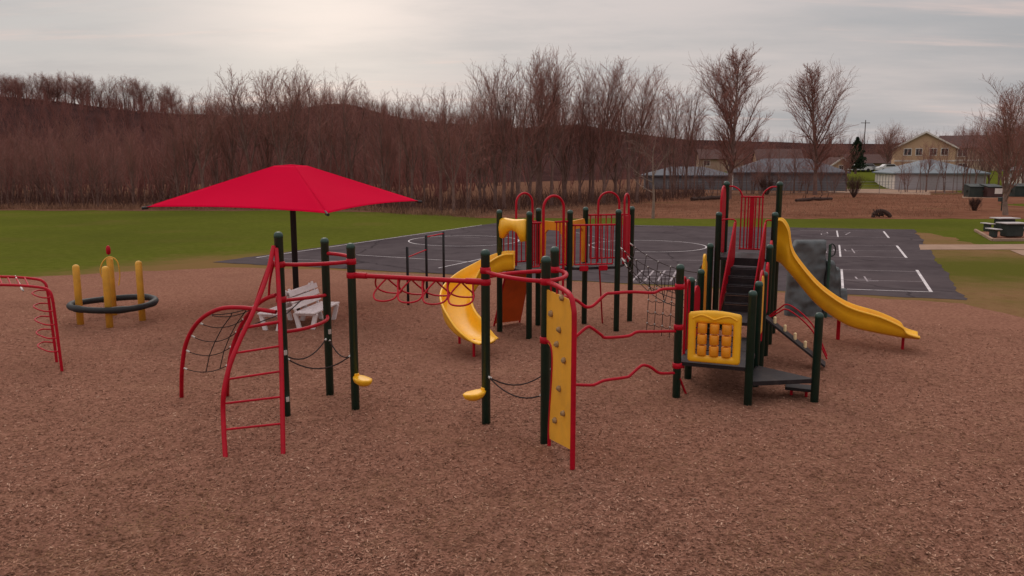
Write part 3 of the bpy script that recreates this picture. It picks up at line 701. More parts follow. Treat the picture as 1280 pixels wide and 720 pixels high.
# ---- slides: swept U channel
def slide(name, path, widths, walls, mat='yellow', th=.03, inner=None):
    """path: list (x,y,zbed); widths half; walls (hl,hr)"""
    n = len(path); Pp = [Vector(p) for p in path]; vs = []; nr = 0
    for i in range(n):
        t = (Pp[min(i+1, n-1)]-Pp[max(i-1, 0)]); t.z = 0; t.normalize(); s = Vector((t.y, -t.x, 0))   # s = right hand
        hw = widths[i]; hl, hr = walls[i]
        # inner profile from left rim to right rim (rolled lips)
        prof = [(-hw-.055, hl-.02), (-hw-.045, hl+.008), (-hw-.015, hl+.012), (-hw, hl-.01), (-hw+.015, hl*.55), (-hw+.05, .06), (-hw*.62, .012), (0, 0), (hw*.62, .012), (hw-.05, .06), (hw-.015, hr*.55), (hw, hr-.01), (hw+.015, hr+.012), (hw+.045, hr+.008), (hw+.055, hr-.02)]
        outer = [(hw+.035, hr-.03), (hw+.02, hr*.55), (hw-.01, .03), (hw*.62, -th), (0, -th-.005), (-hw*.62, -th), (-hw+.01, .03), (-hw-.02, hl*.55), (-hw-.035, hl-.03)]
        ring = prof+outer; nr = len(ring)
        for x, z in ring: vs.append(Pp[i]+s*x+Vector((0, 0, z)))
    fs = []
    for i in range(n-1):
        for k in range(nr):
            l = (k+1) % nr; fs.append((i*nr+k, i*nr+l, i*nr+nr+l, i*nr+nr+k))
    fs.append(tuple(range(nr-1, -1, -1))); fs.append(tuple(range((n-1)*nr, n*nr)))
    return MB().add(vs, fs, True).build(name, mat, PS)
def interp(keys, n):
    """keys: list of tuples ; catmull for all comps"""
    out = []; m = len(keys)-1
    for i in range(n):
        t = i/(n-1)*m; k = min(int(t), m-1); f = t-k
        a, b, c, d_ = keys[max(k-1, 0)], keys[k], keys[k+1], keys[min(k+2, m)]
        out.append(tuple(.5*(2*b[j]+(c[j]-a[j])*f+(2*a[j]-5*b[j]+4*c[j]-d_[j])*f*f+(3*b[j]-a[j]-3*c[j]+d_[j])*f**3) for j in range(len(b))))
    return out
# straight yellow slide from the tall deck: side s along EX from right edge of the top bay
S0 = RP(W+.02, 4.5*K); sk = [(0, 1.80, .26, .84), (.12, 1.74, .29, .88), (.24, 1.62, .32, .80), (.31, 1.54, .285, .52), (.45, 1.38, .275, .42), (.85, .93, .275, .40), (1.25, .64, .27, .38), (1.6, .47, .27, .38), (2.1, .38, .27, .34), (2.5, .33, .27, .22), (2.62, .32, .27, .10), (2.86, .31, .26, .04)]
kk = interp(sk, 80)
sl = slide('slide', [S0+EX*s+Vector((0, 0, z)) for s, z, w_, h in kk], [w_ for s, z, w_, h in kk], [(h, h) for s, z, w_, h in kk])
MB().tube([S0+EX*2.58+Vector((0, 0, .30)), S0+EX*2.58+Vector((0, 0, -.05))], .03, 8).build('support_leg', 'red', sl)
MB().tube([G(1047, 427)+Vector((0, 0, -.05)), G(1047, 427)+Vector((0, 0, .62))], .042, 8).build('support_leg', 'red', sl)
# curved slide
ck = [(.05, 17.46, 1.54, .25, .34, .34), (-.22, 17.47, 1.50, .26, .36, .36), (-.55, 17.42, 1.36, .27, .36, .36), (-.90, 17.28, 1.14, .28, .36, .36), (-1.12, 17.02, .92, .29, .36, .34), (-1.19, 16.68, .74, .29, .36, .33), (-1.13, 16.32, .58, .29, .36, .32), (-1.00, 15.98, .46, .28, .30, .32), (-.82, 15.68, .38, .28, .18, .28), (-.60, 15.45, .35, .27, .06, .12), (-.45, 15.33, .34, .25, .03, .04)]
kk = interp(ck, 60)
ss = slide('curved_slide', [Vector(q[:3]) for q in kk], [q[3] for q in kk], [(q[5], q[4]) for q in kk])
for (u, v, zt) in ((574.5, 431, .55), (592.4, 447.5, .38)):
    g = G(u, v); MB().tube([g+Vector((0, 0, -.05)), g+Vector((0, 0, zt))], .028, 8).build('support_leg', 'red', ss)

# ---- right structure decks, stairs
q4 = lambda e0_, k0, e1_, k1: [tuple(RP(e, k)[:2]) for e, k in ((e0_, k0), (e1_, k0), (e1_, k1), (e0_, k1))]
z0_ = .62
deck(q4(.0, .02, W, K-.004), z0_); deck(q4(.0, K+.004, W, 2*K), z0_+.003)
deck(q4(.0, 2*K+.004, W, 3*K), .90); deck(q4(.0, 4*K, W, 5*K), 1.84)
tri = [tuple(RP(W+.01, .0)[:2]), tuple(RP(W+.98, .575)[:2]), tuple(RP(W+.01, K)[:2])]
deck(tri, .40, .07)
st = MB().box(RP(W+.72, .80, .17), (.4, .3, .05), math.atan2(EX.y, EX.x), .01).build('step_plate', 'deck', PS)
for e in (.62, .85): MB().tube([RP(W+e, .80, -.03), RP(W+e, .80, .15)], .025, 8).build('support_leg', 'red', st)
mb = MB()
for (zz, ka, kb) in ((.71, 2*K-.16, 2*K), (.80, 2*K-.08, 2*K)): pass
# stairs up to the tall deck: e .25 - .87
stair = thing('staircase', '', '', (0, 0, 0)); stair.parent = PS
for k_ in ('label', 'category'): del stair[k_]
ns = 6; rise = (1.84-.90)/ns; run = K/ns*.98
for i in range(1, ns):
    zt_ = .90+rise*i; kc = 3*K+run*(i-.5)+.03
    t = MB(); t.box(RP(.60, kc, zt_-.015), (.60, run+.03, .03), math.atan2(EX.y, EX.x), .004)
    t.box(RP(.60, kc-run/2, zt_-rise/2-.02), (.60, .012, rise-.03), math.atan2(EX.y, EX.x))
    d_ = MB()
    for j in range(7): d_.box(RP(.34+.087*j, kc-run/2-.008, zt_-.012), (.035, .01, .022), math.atan2(EX.y, EX.x))
    t.build2('tread', 'deck', d_, 'iron', stair)
t = MB(); t.box(RP(.62, 4*K-.006, 1.84-rise/2-.02), (.60, .01, rise-.03), math.atan2(EX.y, EX.x)); t.build('riser', 'deck', stair)
for e, et in ((.235, .345), (.85, .955)):
    sp = [RP(e, 3*K-.02, .86), RP(et, 4*K+.02, 1.78), RP(et, 4*K+.02, 2.60), RP(et-.01, 4*K-.10, 2.56), RP(e, 3*K-.02, 1.12)]
    MB().plate(sp, (sp[1]-sp[0]).cross(Vector((0, 0, 1))), .03).build('side_panel', 'red_panel', stair)
    tp = [RP(e, 3*K-.02, .86), RP(e, 3*K-.02, 1.12), RP(et-.01, 4*K-.10, 2.57), RP(et, 4*K+.02, 2.62), RP(et, 4*K+.02, 1.8)]
    MB().tube(tp, .018, 8).build('edge_tube', 'red', stair)
for n_, e in (('R7', .345), ('R10', .955)):
    MB().tube(crom([pt(n_, 2.62), lerp(pt(n_, 2.64), RP(e, 4*K, 2.66), .6), RP(e, 4*K, 2.62), RP(e, 4*K+.01, 2.45)], 5), .016, 8).build('corner_rail', 'red', PS)
# top deck barriers
sp0, sp1 = RP(0, 4*K), RP(0, 5*K)
def roundpanel(a, b, z0, z1, mat, name='side_panel', th=.035, rtop=True):
    a = Vector(a); b = Vector(b); d_ = (b-a); L_ = d_.length; d_.normalize(); pts = [V3(a, z0), V3(b, z0)]
    w = L_/2
    for i in range(0, 9):
        t_ = pi*i/8; pts.append((a+b)/2+d_*w*math.cos(t_)+Vector((0, 0, z1-w*.6+w*.6*math.sin(t_)-a.z)))
    pts = [Vector((p.x, p.y, p.z)) for p in pts]
    return MB().plate(pts, Vector((-d_.y, d_.x, 0)), th).build(name, mat, PS)
roundpanel(lerp(sp0, sp1, .30), lerp(sp0, sp1, .80), 1.9, 3.28, 'red_panel')
roundpanel(lerp(sp0, sp1, -.12)-EX*.12, lerp(sp0, sp1, .10)-EX*.12, .30, 2.0, 'red_panel')
arch(lerp(sp0, sp1, .26), lerp(sp0, sp1, .84), 1.84, 3.32, .024)
ba, bb = RP(0, 5*K), RP(W, 5*K); bm = MB()
for x in (.30, .37, .43, .57, .64, .70): bm.tube([V3(lerp(ba, bb, x), 1.92), V3(lerp(ba, bb, x), 3.08)], .017, 7)
bm.tube([V3(lerp(ba, bb, .28), 3.08), V3(lerp(ba, bb, .72), 3.08)], .02, 8); bm.tube([V3(lerp(ba, bb, .28), 1.92), V3(lerp(ba, bb, .72), 1.92)], .02, 8)
bm.tube(crom([pt('R8', 3.30), V3(lerp(ba, bb, .15), 3.30), V3(lerp(ba, bb, .27), 3.20), V3(lerp(ba, bb, .32), 3.06)], 5), .018, 8)
bm.tube(crom([pt('R9', 3.30), V3(lerp(ba, bb, .85), 3.30), V3(lerp(ba, bb, .73), 3.20), V3(lerp(ba, bb, .68), 3.06)], 5), .018, 8)
bm.build('guard_rail', 'red', PS)
MB().plate([V3(lerp(ba, bb, x), z) for x, z in ((.46, 1.93), (.545, 1.93), (.545, 3.06), (.46, 3.06))], EY, .03).build('side_panel', 'red_panel', PS)
MB().tube([RP(W-.05, 4.25*K, 1.86), RP(W-.05, 4.25*K, 2.6)], .016, 8).build('corner_rail', 'red', PS)
# mid bays: right side red panel, yellow panel, loops
roundpanel(RP(W, 2.45*K), RP(W, 2.92*K), .96, 1.95, 'red_panel'); roundpanel(RP(W, 3.1*K), RP(W, 3.6*K), 1.0, 2.30, 'red_panel')
roundpanel(RP(W, 1.18*K), RP(W, 1.9*K), .80, 1.86, 'board')
arch(RP(W, 1.12*K), RP(W, 1.92*K), z0_-.02, 1.95, .02)
arch(RP(0, .2*K), RP(0, .52*K), z0_-.25, 1.95, .022); arch(RP(0, .56*K), RP(0, .86*K), z0_, 1.85, .02)
roundpanel(RP(0, 1.2*K), RP(0, 1.9*K), z0_+.05, 1.62, 'red_panel')
roundpanel(RP(0, 2.15*K), RP(0, 2.6*K), .95, 1.98, 'orange')
roundpanel(RP(.02, 2.12*K), RP(.02, 2.34*K), 1.70, 2.12, 'yellow')
MB().tube([RP(.05, -.02, .35), RP(.12, .2, .05), RP(.14, .25, -.04)], .02, 8).build('step_tube', 'red', PS)
# small steering wheel near R5
sw = MB(); cw = RP(-.10, 2.55*K, 1.72); ring = [cw+EY*.13*math.cos(a)+Vector((0, 0, .13*math.sin(a))) for a in [2*pi*i/18 for i in range(18)]]
sw.tube(ring, .018, 7, closed=True)
for a in (.5, 2.6, 4.7): sw.tube([cw, cw+EY*.13*math.cos(a)+Vector((0, 0, .13*math.sin(a)))], .014, 6)
sw.lathe(cw+EX*.03, [(.05, -.03), (.05, .03), (.02, .05)], 10, -EX); sw.build('steering_wheel', 'black', PS)

# ---- yellow tumbling block panel R1-R2
bp_ = thing('block_panel', '', '', (0, 0, 0)); bp_.parent = PS
for k_ in ('label', 'category'): del bp_[k_]
fx0, fx1, fz0, fz1 = .165, .985, .66, 1.47
FN = -EY
def fp(x, z, off=0.0): return RP(x, -.03, z)-EY*off
ix0, ix1, iz0, iz1 = .285, .865, .77, 1.30
# frame as ring of quads with thickness, rounded corners
outer = []; inner = []
def rrect(x0, x1, z0, z1, r, n=5, bow=0.0):
    pts = []
    for cx, cz, a0 in ((x1-r, z0+r, -pi/2), (x1-r, z1-r, 0), (x0+r, z1-r, pi/2), (x0+r, z0+r, pi)):
        for i in range(n+1):
            a = a0+pi/2*i/n; pts.append((cx+r*math.cos(a), cz+r*math.sin(a)))
        if cx == x1-r and cz == z1-r:
            for i in range(1, 6):
                t = i/6; xx = (x1-r)+(x0+r-x1+r)*t; pts.append((xx, z1+bow*math.sin(pi*t)))
        elif bow is not None and cz == z0+r and cx == x0+r: pass
    return pts
O_ = rrect(fx0, fx1, fz0, fz1, .05, 5, .035); I_ = rrect(ix0, ix1, iz0, iz1, .025, 5, 0.0)
n_ = len(O_); mb = MB(); vs = []
for off, po in ((.035, .0), (.0, .0)):
    pass
layers = [(O_, -.03), (O_, .02), (None, .035), (I_, .022), (I_, -.03)]
Mid = [((a[0]*.8+b[0]*.2), (a[1]*.8+b[1]*.2)) for a, b in zip(O_, I_)]; Mid2 = [((a[0]*.25+b[0]*.75), (a[1]*.25+b[1]*.75)) for a, b in zip(O_, I_)]
layers = [(O_, -.03), (O_, .018), (Mid, .036), (Mid2, .030), (I_, .014), (I_, -.03)]
for ring_, off in layers: vs += [fp(x, z, off) for x, z in ring_]
fs = []
for l in range(len(layers)):
    m_ = (l+1) % len(layers)
    for i in range(n_):
        j = (i+1) % n_; fs.append((l*n_+i, l*n_+j, m_*n_+j, m_*n_+i))
mb.add(vs, fs, True)
# wavy ridge on the top of the frame
mb.tube(crom([fp(.23, 1.375, .03), fp(.36, 1.43, .034), fp(.48, 1.405, .036), fp(.575, 1.37, .038), fp(.67, 1.405, .036), fp(.80, 1.43, .034), fp(.92, 1.375, .03)], 5), .016, 8)
mb.build('frame', 'yellow', bp_)
rodm = MB()
for r_ in range(3):
    zc = 1.215-.178*r_; rodm.tube([fp(ix0-.02, zc, -.0), fp(ix1+.02, zc, -.0)], .012, 6)
rodm.build('rod', 'black', bp_)
for r_ in range(3):
    for c_ in range(3):
        xc = ix0+.10+.19*c_; zc = 1.215-.178*r_
        m2 = MB(); rr = random.Random(r_*3+c_); a0 = rr.uniform(0, 1.5)
        # drum block, axis vertical
        m2.lathe(fp(xc, zc-.078, 0.0), [(.070, 0), (.075, .006), (.076, .078), (.075, .150), (.070, .156)], 14)
        m2.build('block', 'orange', bp_)
# dark backing clear plastic edge under panel
# ---- balance ramp with grips from bay 2
ra, rb_ = RP(W+.02, 2.5*K, .93), RP(W+1.12, 2.5*K, .10)
rd = (rb_-ra).normalized(); rs = EY; rn = rs.cross(rd).normalized(); 
if rn.z < 0: rn = -rn
rampb = MB().box((ra+rb_)/2, ((rb_-ra).length, .36, .04), ax=(rd, rs, rn), bev=.006)
rampb = rampb.build('balance_ramp', 'deck', PS)
for i in range(5):
    c = lerp(ra, rb_, .14+.17*i)+rn*.035-rs*.02
    MB().box(c+Vector((0, 0, .04)), (.055, .07, .15), ax=(EX, EY, Vector((0, 0, 1))), bev=.02).build('grip', 'grip', rampb)
for off, hh in ((.22, .30), (-.02, .24)):
    MB().tube(crom([RP(W+.05, 2.5*K+.3+off, .85), RP(W+.22, 2.5*K+.3+off, .85+hh*.5), RP(W+.42, 2.5*K+.3+off, .80+hh), RP(W+.85, 2.5*K+.3+off, .45+hh), RP(W+1.15, 2.5*K+.3+off, .15)], 5), .015, 7).build('hand_rail', 'red', rampb)

# ---- rope bridge D6/D7 -> R5/R6 and hanging net
l0a, l0b = Vector((*dm('D6', 'D7', .12), zA)), pt('R5', 1.05)+Vector((-.08, 0, 0)); l1a, l1b = Vector((*dm('D6', 'D7', .9), zA)), pt('R6', 1.05)+Vector((-.08, 0, 0))
nb = MB(); fe = MB()
def sagpt(a, b, t, s): return lerp(a, b, t)-Vector((0, 0, s*4*t*(1-t)))
N_ = 13
longs = []
for f, zo, sg in ((0, .42, .16), (.5, .0, .34), (1, .42, .16), (.25, .14, .30), (.75, .14, .30)):
    a = lerp(l0a, l1a, f)+Vector((0, 0, zo)); b = lerp(l0b, l1b, f)+Vector((0, 0, zo*1.4)); longs.append([sagpt(a, b, i/(N_-1), sg) for i in range(N_)])
for lp in longs:
    nb.tube(lp, .009, 6); fe.tube([lp[0], lerp(lp[0], lp[1], .55)], .022, 6); fe.tube([lerp(lp[-1], lp[-2], .5), lp[-1]], .02, 6)
for i in range(1, N_-1, 2):
    seq = [longs[0][i], longs[3][i], longs[1][i], longs[4][i], longs[2][i]]
    nb.tube(seq, .0085, 5, cap=False)
    for p_ in (longs[0][i], longs[2][i], longs[1][i]): fe.lathe(p_-Vector((0, 0, .018)), [(.006, 0), (.017, .01), (.017, .026), (.006, .036)], 7)
nb.build2('rope_bridge', 'rope', fe, 'ferrule', PS)
hn = MB(); fe = MB()
g0, g1 = G(808, 419), G(846, 428)
tops = [AT(812, 345, g0.y-.1), AT(852, 345, g1.y-.1)]
strands = []
for i in range(5):
    t = i/4; a = lerp(tops[0], tops[1], t); b = lerp(g0, g1, t)+Vector((0, 0, .02)); strands.append([lerp(a, b, s_/5) for s_ in range(6)])
    hn.tube(strands[-1], .008, 6); fe.tube([lerp(a, b, .97), b], .02, 6)
for s_ in range(1, 5):
    seq = []
    for i in range(4):
        for q_ in range(4): seq.append(lerp(strands[i][s_], strands[i+1][s_], q_/4)-Vector((0, 0, .05*4*(q_/4)*(1-q_/4))))
    seq.append(strands[4][s_]); hn.tube(seq, .0075, 6)
    for i in range(5): fe.lathe(strands[i][s_]-Vector((0, 0, .018)), [(.006, 0), (.018, .01), (.018, .026), (.006, .036)], 7)
hn.build2('climbing_net', 'rope', fe, 'ferrule', PS)

# ------------------------------------------------------------------ grey rock climbing wall
RKo = G(1014, 395); rk = thing('rock_climber', 'grey moulded rock climbing wall behind the straight yellow slide', 'climbing wall', RKo)
def rockmesh(x0, x1, z1f, nx, nz, seed, th=.35):
    r = np.random.default_rng(seed); mb = MB(); vs = []; fs = []
    from mathutils import noise
    for side in (0, 1):
        for j in range(nz+1):
            for i in range(nx+1):
                x = x0+(x1-x0)*i/nx; zt = z1f(x); z = zt*j/nz
                dsp = noise.noise(Vector((x*2.2+seed, z*2.2, side*5)))*.14+noise.noise(Vector((x*6+seed, z*6, side*7)))*.06+noise.noise(Vector((x*13+seed, z*13, side*3)))*.02
                y = (-th/2-dsp) if side == 0 else (th/2+dsp)
                edge = min(i, nx-i, (nz-j))
                if edge == 0: y *= .45
                vs.append((x, y, z))
    n1 = (nx+1)*(nz+1)
    for j in range(nz):
        for i in range(nx):
            a = j*(nx+1)+i; fs.append((a, a+1, a+nx+2, a+nx+1)); fs.append((n1+a, n1+a+nx+1, n1+a+nx+2, n1+a+1))
    for j in range(nz):
        a = j*(nx+1); b = a+nx+1; fs.append((a, b, n1+b, n1+a)); a += nx; b += nx; fs.append((a, n1+a, n1+b, b))
    for i in range(nx):
        a = nz*(nx+1)+i; fs.append((a, a+1, n1+a+1, n1+a))
    return mb.add(vs, fs, True)
rockmesh(-.66, .24, lambda x: 1.93 if x > -.5 else 1.80, 22, 40, 3).build('rock_panel', 'rock', rk)
rockmesh(.26, .84, lambda x: 1.42 if x < .45 else (1.25 if x < .6 else .70), 16, 28, 9, .42).build('rock_panel', 'rock', rk)
pm = MB().tube([(.245, -.32, -.05), (.245, -.32, 1.85)], .035, 10)
pm.build('post', 'green_post', rk)
MB().tube(crom([(.245, -.32, 1.84), (.30, -.32, 1.86), (.37, -.32, 1.78), (.37, -.32, 1.62), (.30, -.32, 1.56), (.26, -.32, 1.58)], 5), .016, 7).build('hand_loop', 'black', rk)

# ------------------------------------------------------------------ shade umbrella
UC = Vector((-5.6, 20.5, 0)); um = thing('shade_umbrella', 'large square red shade umbrella on a dark post over the white benches', 'shade umbrella', UC)
ud = Vector((.888, .46, 0)); un = Vector((.46, -.888, 0)); HD = 3.42
cor = [-ud*HD, un*HD, ud*HD, -un*HD]; zr = [2.80, 2.74, 2.80, 2.80]; zp = 3.76
n = 26; mb = MB(); tw = .40
vs = []; fs = []
for q in range(4):
    a, b = cor[q], cor[(q+1) % 4]; za, zb_ = zr[q], zr[(q+1) % 4]
    ta, tb = a.normalized()*tw, b.normalized()*tw
    base = len(vs)
    for i in range(n+1):
        t = i/n; e = lerp(a, b, t); ez = za+(zb_-za)*t; e = e*(1-.055*4*t*(1-t)); ez += .05*4*t*(1-t)
        tp_ = lerp(ta, tb, t)
        for j in range(n+1):
            s = j/n; p = lerp(e, tp_, s); z = ez+(zp-ez)*(s**1.0)-.05*math.sin(pi*s)*math.sin(pi*t)
            vs.append((p.x, p.y, z))
    for i in range(n):
        for j in range(n):
            a_ = base+i*(n+1)+j; fs.append((a_, a_+n+1, a_+n+2, a_+1))
# top cap
seams = []
for q in range(4):
    c0 = cor[q]; z0s = zr[q]; seams.append([Vector((*(lerp(c0, c0.normalized()*tw, s/12))[:2], z0s+(zp-z0s)*s/12-.001)) for s in range(13)])
    c1 = cor[(q+1) % 4]; z1s = zr[(q+1) % 4]
    seams.append([Vector((*(lerp(c0, c1, t/12)*(1-.055*4*(t/12)*(1-t/12)))[:2], z0s+(z1s-z0s)*t/12+.05*4*(t/12)*(1-t/12))) for t in range(13)])
base = len(vs); vs += [((c.normalized()*tw).x, (c.normalized()*tw).y, zp) for c in cor]+[(0, 0, zp+.03)]
for q in range(4): fs.append((base+q, base+(q+1) % 4, base+4))
mb.add(vs, fs, True); can = mb.build('canopy', 'canopy', um)
for sm_ in seams: MB().tube(sm_, .006, 6).build('seam', 'canopy', um)
sm = can.modifiers.new('thickness', 'SOLIDIFY'); sm.thickness = .006
MB().lathe((0, 0, -.05), [(.075, 0), (.075, 3.55), (.05, 3.68)], 16).build('pole', 'black', um)
ar = MB()
for c, z in zip(cor, zr):
    ar.tube([(0, 0, 3.62), tuple(V3(c*1.0, z-.015))], .028, 8); ar.tube([tuple(V3(c*.985, z-.02)), tuple(V3(c*1.025, z-.03))], .034, 8)
    ar.tube([(0, 0, 2.95), tuple(V3(c*.45, 3.62-(3.62-z)*.45))], .018, 6)
ar.build('frame_arm', 'black', um)

# ------------------------------------------------------------------ benches
def bench(name, label):
    o = thing(name, label, 'bench', (0, 0, 0), 'white benches under the red shade umbrella')
    Lb = 1.5
    # local: x along length, front = -y
    s = MB()
    for i in range(4): s.box((0, -.22+.125*i, .43), (Lb, .112, .04), 0, .008)
    s.build('seat', 'white_paint', o)
    b = MB(); ax = (Vector((1, 0, 0)), Vector((0, .26, .966)).normalized(), Vector((0, -.966, .26)).normalized())
    for i in range(3): b.box(Vector((0, .235, .56))+ax[1]*(.15*i), (Lb, .125, .035), ax=ax, bev=.008)
    b.build('backrest', 'white_paint', o)
    for sx in (-.62, .62):
        l = MB()
        l.box((sx+.0, -.20, .205), (.07, .10, .42), ax=(Vector((1, 0, 0)), Vector((0, .97, .24)).normalized(), Vector((0, -.24, .97)).normalized()), bev=.008)
        l.box((sx, .20, .205), (.07, .10, .42), ax=(Vector((1, 0, 0)), Vector((0, .97, -.24)).normalized(), Vector((0, .24, .97)).normalized()), bev=.008)
        l.box((sx+.002, 0, .385), (.06, .48, .07), 0, .008); l.box((sx+.002, .30, .66), (.055, .05, .62), ax=ax if False else (Vector((1, 0, 0)), Vector((0, .966, -.26)), Vector((0, .26, .966))), bev=.006)
        l.build('leg', 'white_paint', o)
    return o
B1 = bench('bench', 'white slatted bench facing right, beside the umbrella pole')
gb = (G(374, 414)+G(403, 414))/2
B1.location = (-4.62, 18.62, .016); B1.rotation_euler = (0, 0, R(80))
B2 = relabel_copy(B1, (-5.36, 18.5, .016), 'white slatted bench facing left, half hidden behind the red net climber', R(-101))

# ------------------------------------------------------------------ tyre ring with yellow posts
SC = Vector((-9.63, 19.05, 0)); sp = thing('balance_ring', 'black rubber ring held between four yellow painted posts on the wood chips', 'play ring', SC)
for (x, y), h in (((-10.26, 18.67), 1.46), ((-9.38, 18.3), 1.47), ((-10.02, 19.80), 1.50), ((-9.01, 19.16), 1.49)):
    l = Vector((x, y, 0))-SC
    MB().lathe((l.x, l.y, -.05), [(.078, 0), (.078, h-.02), (.07, h+.02), (.045, h+.045), (.01, h+.055)], 14).build('post', 'yellow_post', sp)
ring = []; rad = []
for i in range(48):
    a = 2*pi*i/48; ring.append((.93*math.cos(a), .93*math.sin(a), .47+.02*math.sin(a*2))); rad.append(.075+.012*(1 if (i % 8) in (0, 1) else 0))
MB().tube(ring, rad, 10, closed=True).build('rubber_ring', 'black', sp)
hs = MB().tube(crom([(-.52, .70, .85), (-.60, .66, 1.15), (-.52, .66, 1.40), (-.36, .68, 1.52), (-.20, .72, 1.42), (-.16, .74, 1.1), (-.20, .72, .8)], 6), .016, 7); hs.build('loop_handle', 'yellow_post', sp)
fl = thing('marker_flag', 'small red marker flag standing behind the yellow posts', 'flag', (-10.9, 21.5, 0))
MB().tube([(0, 0, 0), (0, 0, 1.55)], .006, 6).build('stake', 'iron', fl)
MB().lathe((0, 0, 1.38), [(.02, 0), (.055, .03), (.06, .14), (.045, .22), (.01, .25)], 12).build('flag', 'red', fl)

# ------------------------------------------------------------------ loop ladder climber at left edge
F1, F2 = G(78, 467), G(71.5, 456); LC = F1
lc = thing('loop_climber', 'red overhead ladder climber with loop rungs, at the left edge of the playground', 'climber', tuple(LC))
dl = Vector((-1.0, .10, 0)).normalized()
o1, o2 = Vector((0, 0, 0)), F2-F1
for o_ in (o1, o2):
    zt = 1.60 if o_ is o1 else 1.66
    pts = [o_+Vector((0, 0, -.05)), o_+Vector((-.02, 0, .5)), o_+Vector((-.04, 0, 1.0)), o_+Vector((-.06, 0, zt-.22)), o_+dl*.12+Vector((0, 0, zt-.06)), o_+dl*.32+Vector((0, 0, zt)), o_+dl*1.0+Vector((0, 0, zt+.03)), o_+dl*2.2+Vector((0, 0, zt-.02)), o_+dl*2.55+Vector((0, 0, zt-.12)), o_+dl*2.7+Vector((0, 0, zt-.4)), o_+dl*2.75+Vector((0, 0, .8)), o_+dl*2.75+Vector((0, 0, -.05))]
    MB().tube(crom(pts, 5), .026, 9).build('rail', 'red', lc)
for i in range(5):
    z = 1.42-.25*i; a = o1+Vector((-.05+.02*i*.4, 0, z)); b = o2+Vector((-.05, 0, z+.02)); m_ = (a+b)/2
    MB().tube(crom([a, a+dl*.20+Vector((0, 0, -.01)), m_+dl*.36, b+dl*.20, b], 5), .014, 7).build('loop_rung', 'red', lc)
    a2 = o1+dl*2.75+Vector((0, 0, z)); b2 = o2+dl*2.75+Vector((0, 0, z)); m2 = (a2+b2)/2
    MB().tube(crom([a2, a2-dl*.20, m2-dl*.36, b2-dl*.20, b2], 5), .014, 7).build('loop_rung', 'red', lc)
for i in range(5):
    x = .50+.17*i; MB().tube([o1+dl*x+Vector((0, 0, 1.62)), o2+dl*x+Vector((0, 0, 1.68))], .014, 7).build('rung', 'red', lc)
MB().tube(crom([o1+dl*.62+Vector((0, -.06, 1.60)), o1+dl*.55+Vector((0, -.1, 1.55)), o2+dl*.72+Vector((0, .05, 1.70))], 4), .014, 6).build('rung', 'ferrule', lc)

# ------------------------------------------------------------------ pull-up bars
xb = thing('pull_up_bars', 'three thin black posts with two stepped red pull up bars beside the court', 'pull up bars', (-2.43, 22.5, 0))
XP = [(-2.8, 21.27, 1.60), (-2.43, 22.57, 1.80), (-2.04, 23.73, 1.80)]; off = Vector((-2.43, 22.5, 0))
for x, y, h in XP: MB().lathe(Vector((x, y, -.05))-off, [(.036, 0), (.036, h+.05), (.02, h+.07)], 10).build('post', 'black', xb)
MB().tube([Vector((-2.8, 21.27, 1.33))-off, Vector((-2.43, 22.57, 1.40))-off], .02, 8).build('bar', 'red', xb)
MB().tube([Vector((-2.43, 22.57, 1.76))-off, Vector((-2.04, 23.73, 1.76))-off], .02, 8).build('bar', 'red', xb)

# litter
lt = MB(); p = G(1067, 505); lt.add([(p.x+x, p.y+y, .02+z) for x, y, z in ((-.04, -.02, .01), (0, -.03, .03), (.045, -.01, .012), (.03, .03, .03), (-.02, .035, .008), (0, 0, .05))], [(0, 1, 5), (1, 2, 5), (2, 3, 5), (3, 4, 5), (4, 0, 5), (4, 3, 2, 1, 0)], False)
tag(lt.build('paper_scrap', 'white_paint'), 'small white scrap lying on the wood chips in front of the slide', 'litter')

# ------------------------------------------------------------------ picnic tables
def picnic(name, label):
    o = thing(name, label, 'picnic table', (0, 0, 0), 'picnic tables on the mulch bed')
    MB().box((0, 0, .74), (1.25, .9, .06), 0, .012).build('tabletop', 'tabletop', o)
    MB().box((0, 0, .37), (.95, .55, .66), 0, .05).build('base', 'dumpster', o)
    for s in (-1, 1):
        q = MB().box((s*1.0, 0, .44), (.34, .9, .05), 0, .012).build('bench_seat', 'tabletop', o)
        MB().box((s*1.0, 0, .21), (.2, .45, .41), 0, .03).build('bench_leg', 'dumpster', q)
    return o
pc = picnic('picnic_table', 'nearer dark picnic table with pale top on the mulch bed'); p = G(1264, 297); pc.location = (p.x, p.y, .02); pc.rotation_euler = (0, 0, R(4))
p2 = G(1260, 290); relabel_copy(pc, (p2.x-.0, p2.y+.4, .02), 'farther dark picnic table with pale top, just behind the nearer table', R(4))

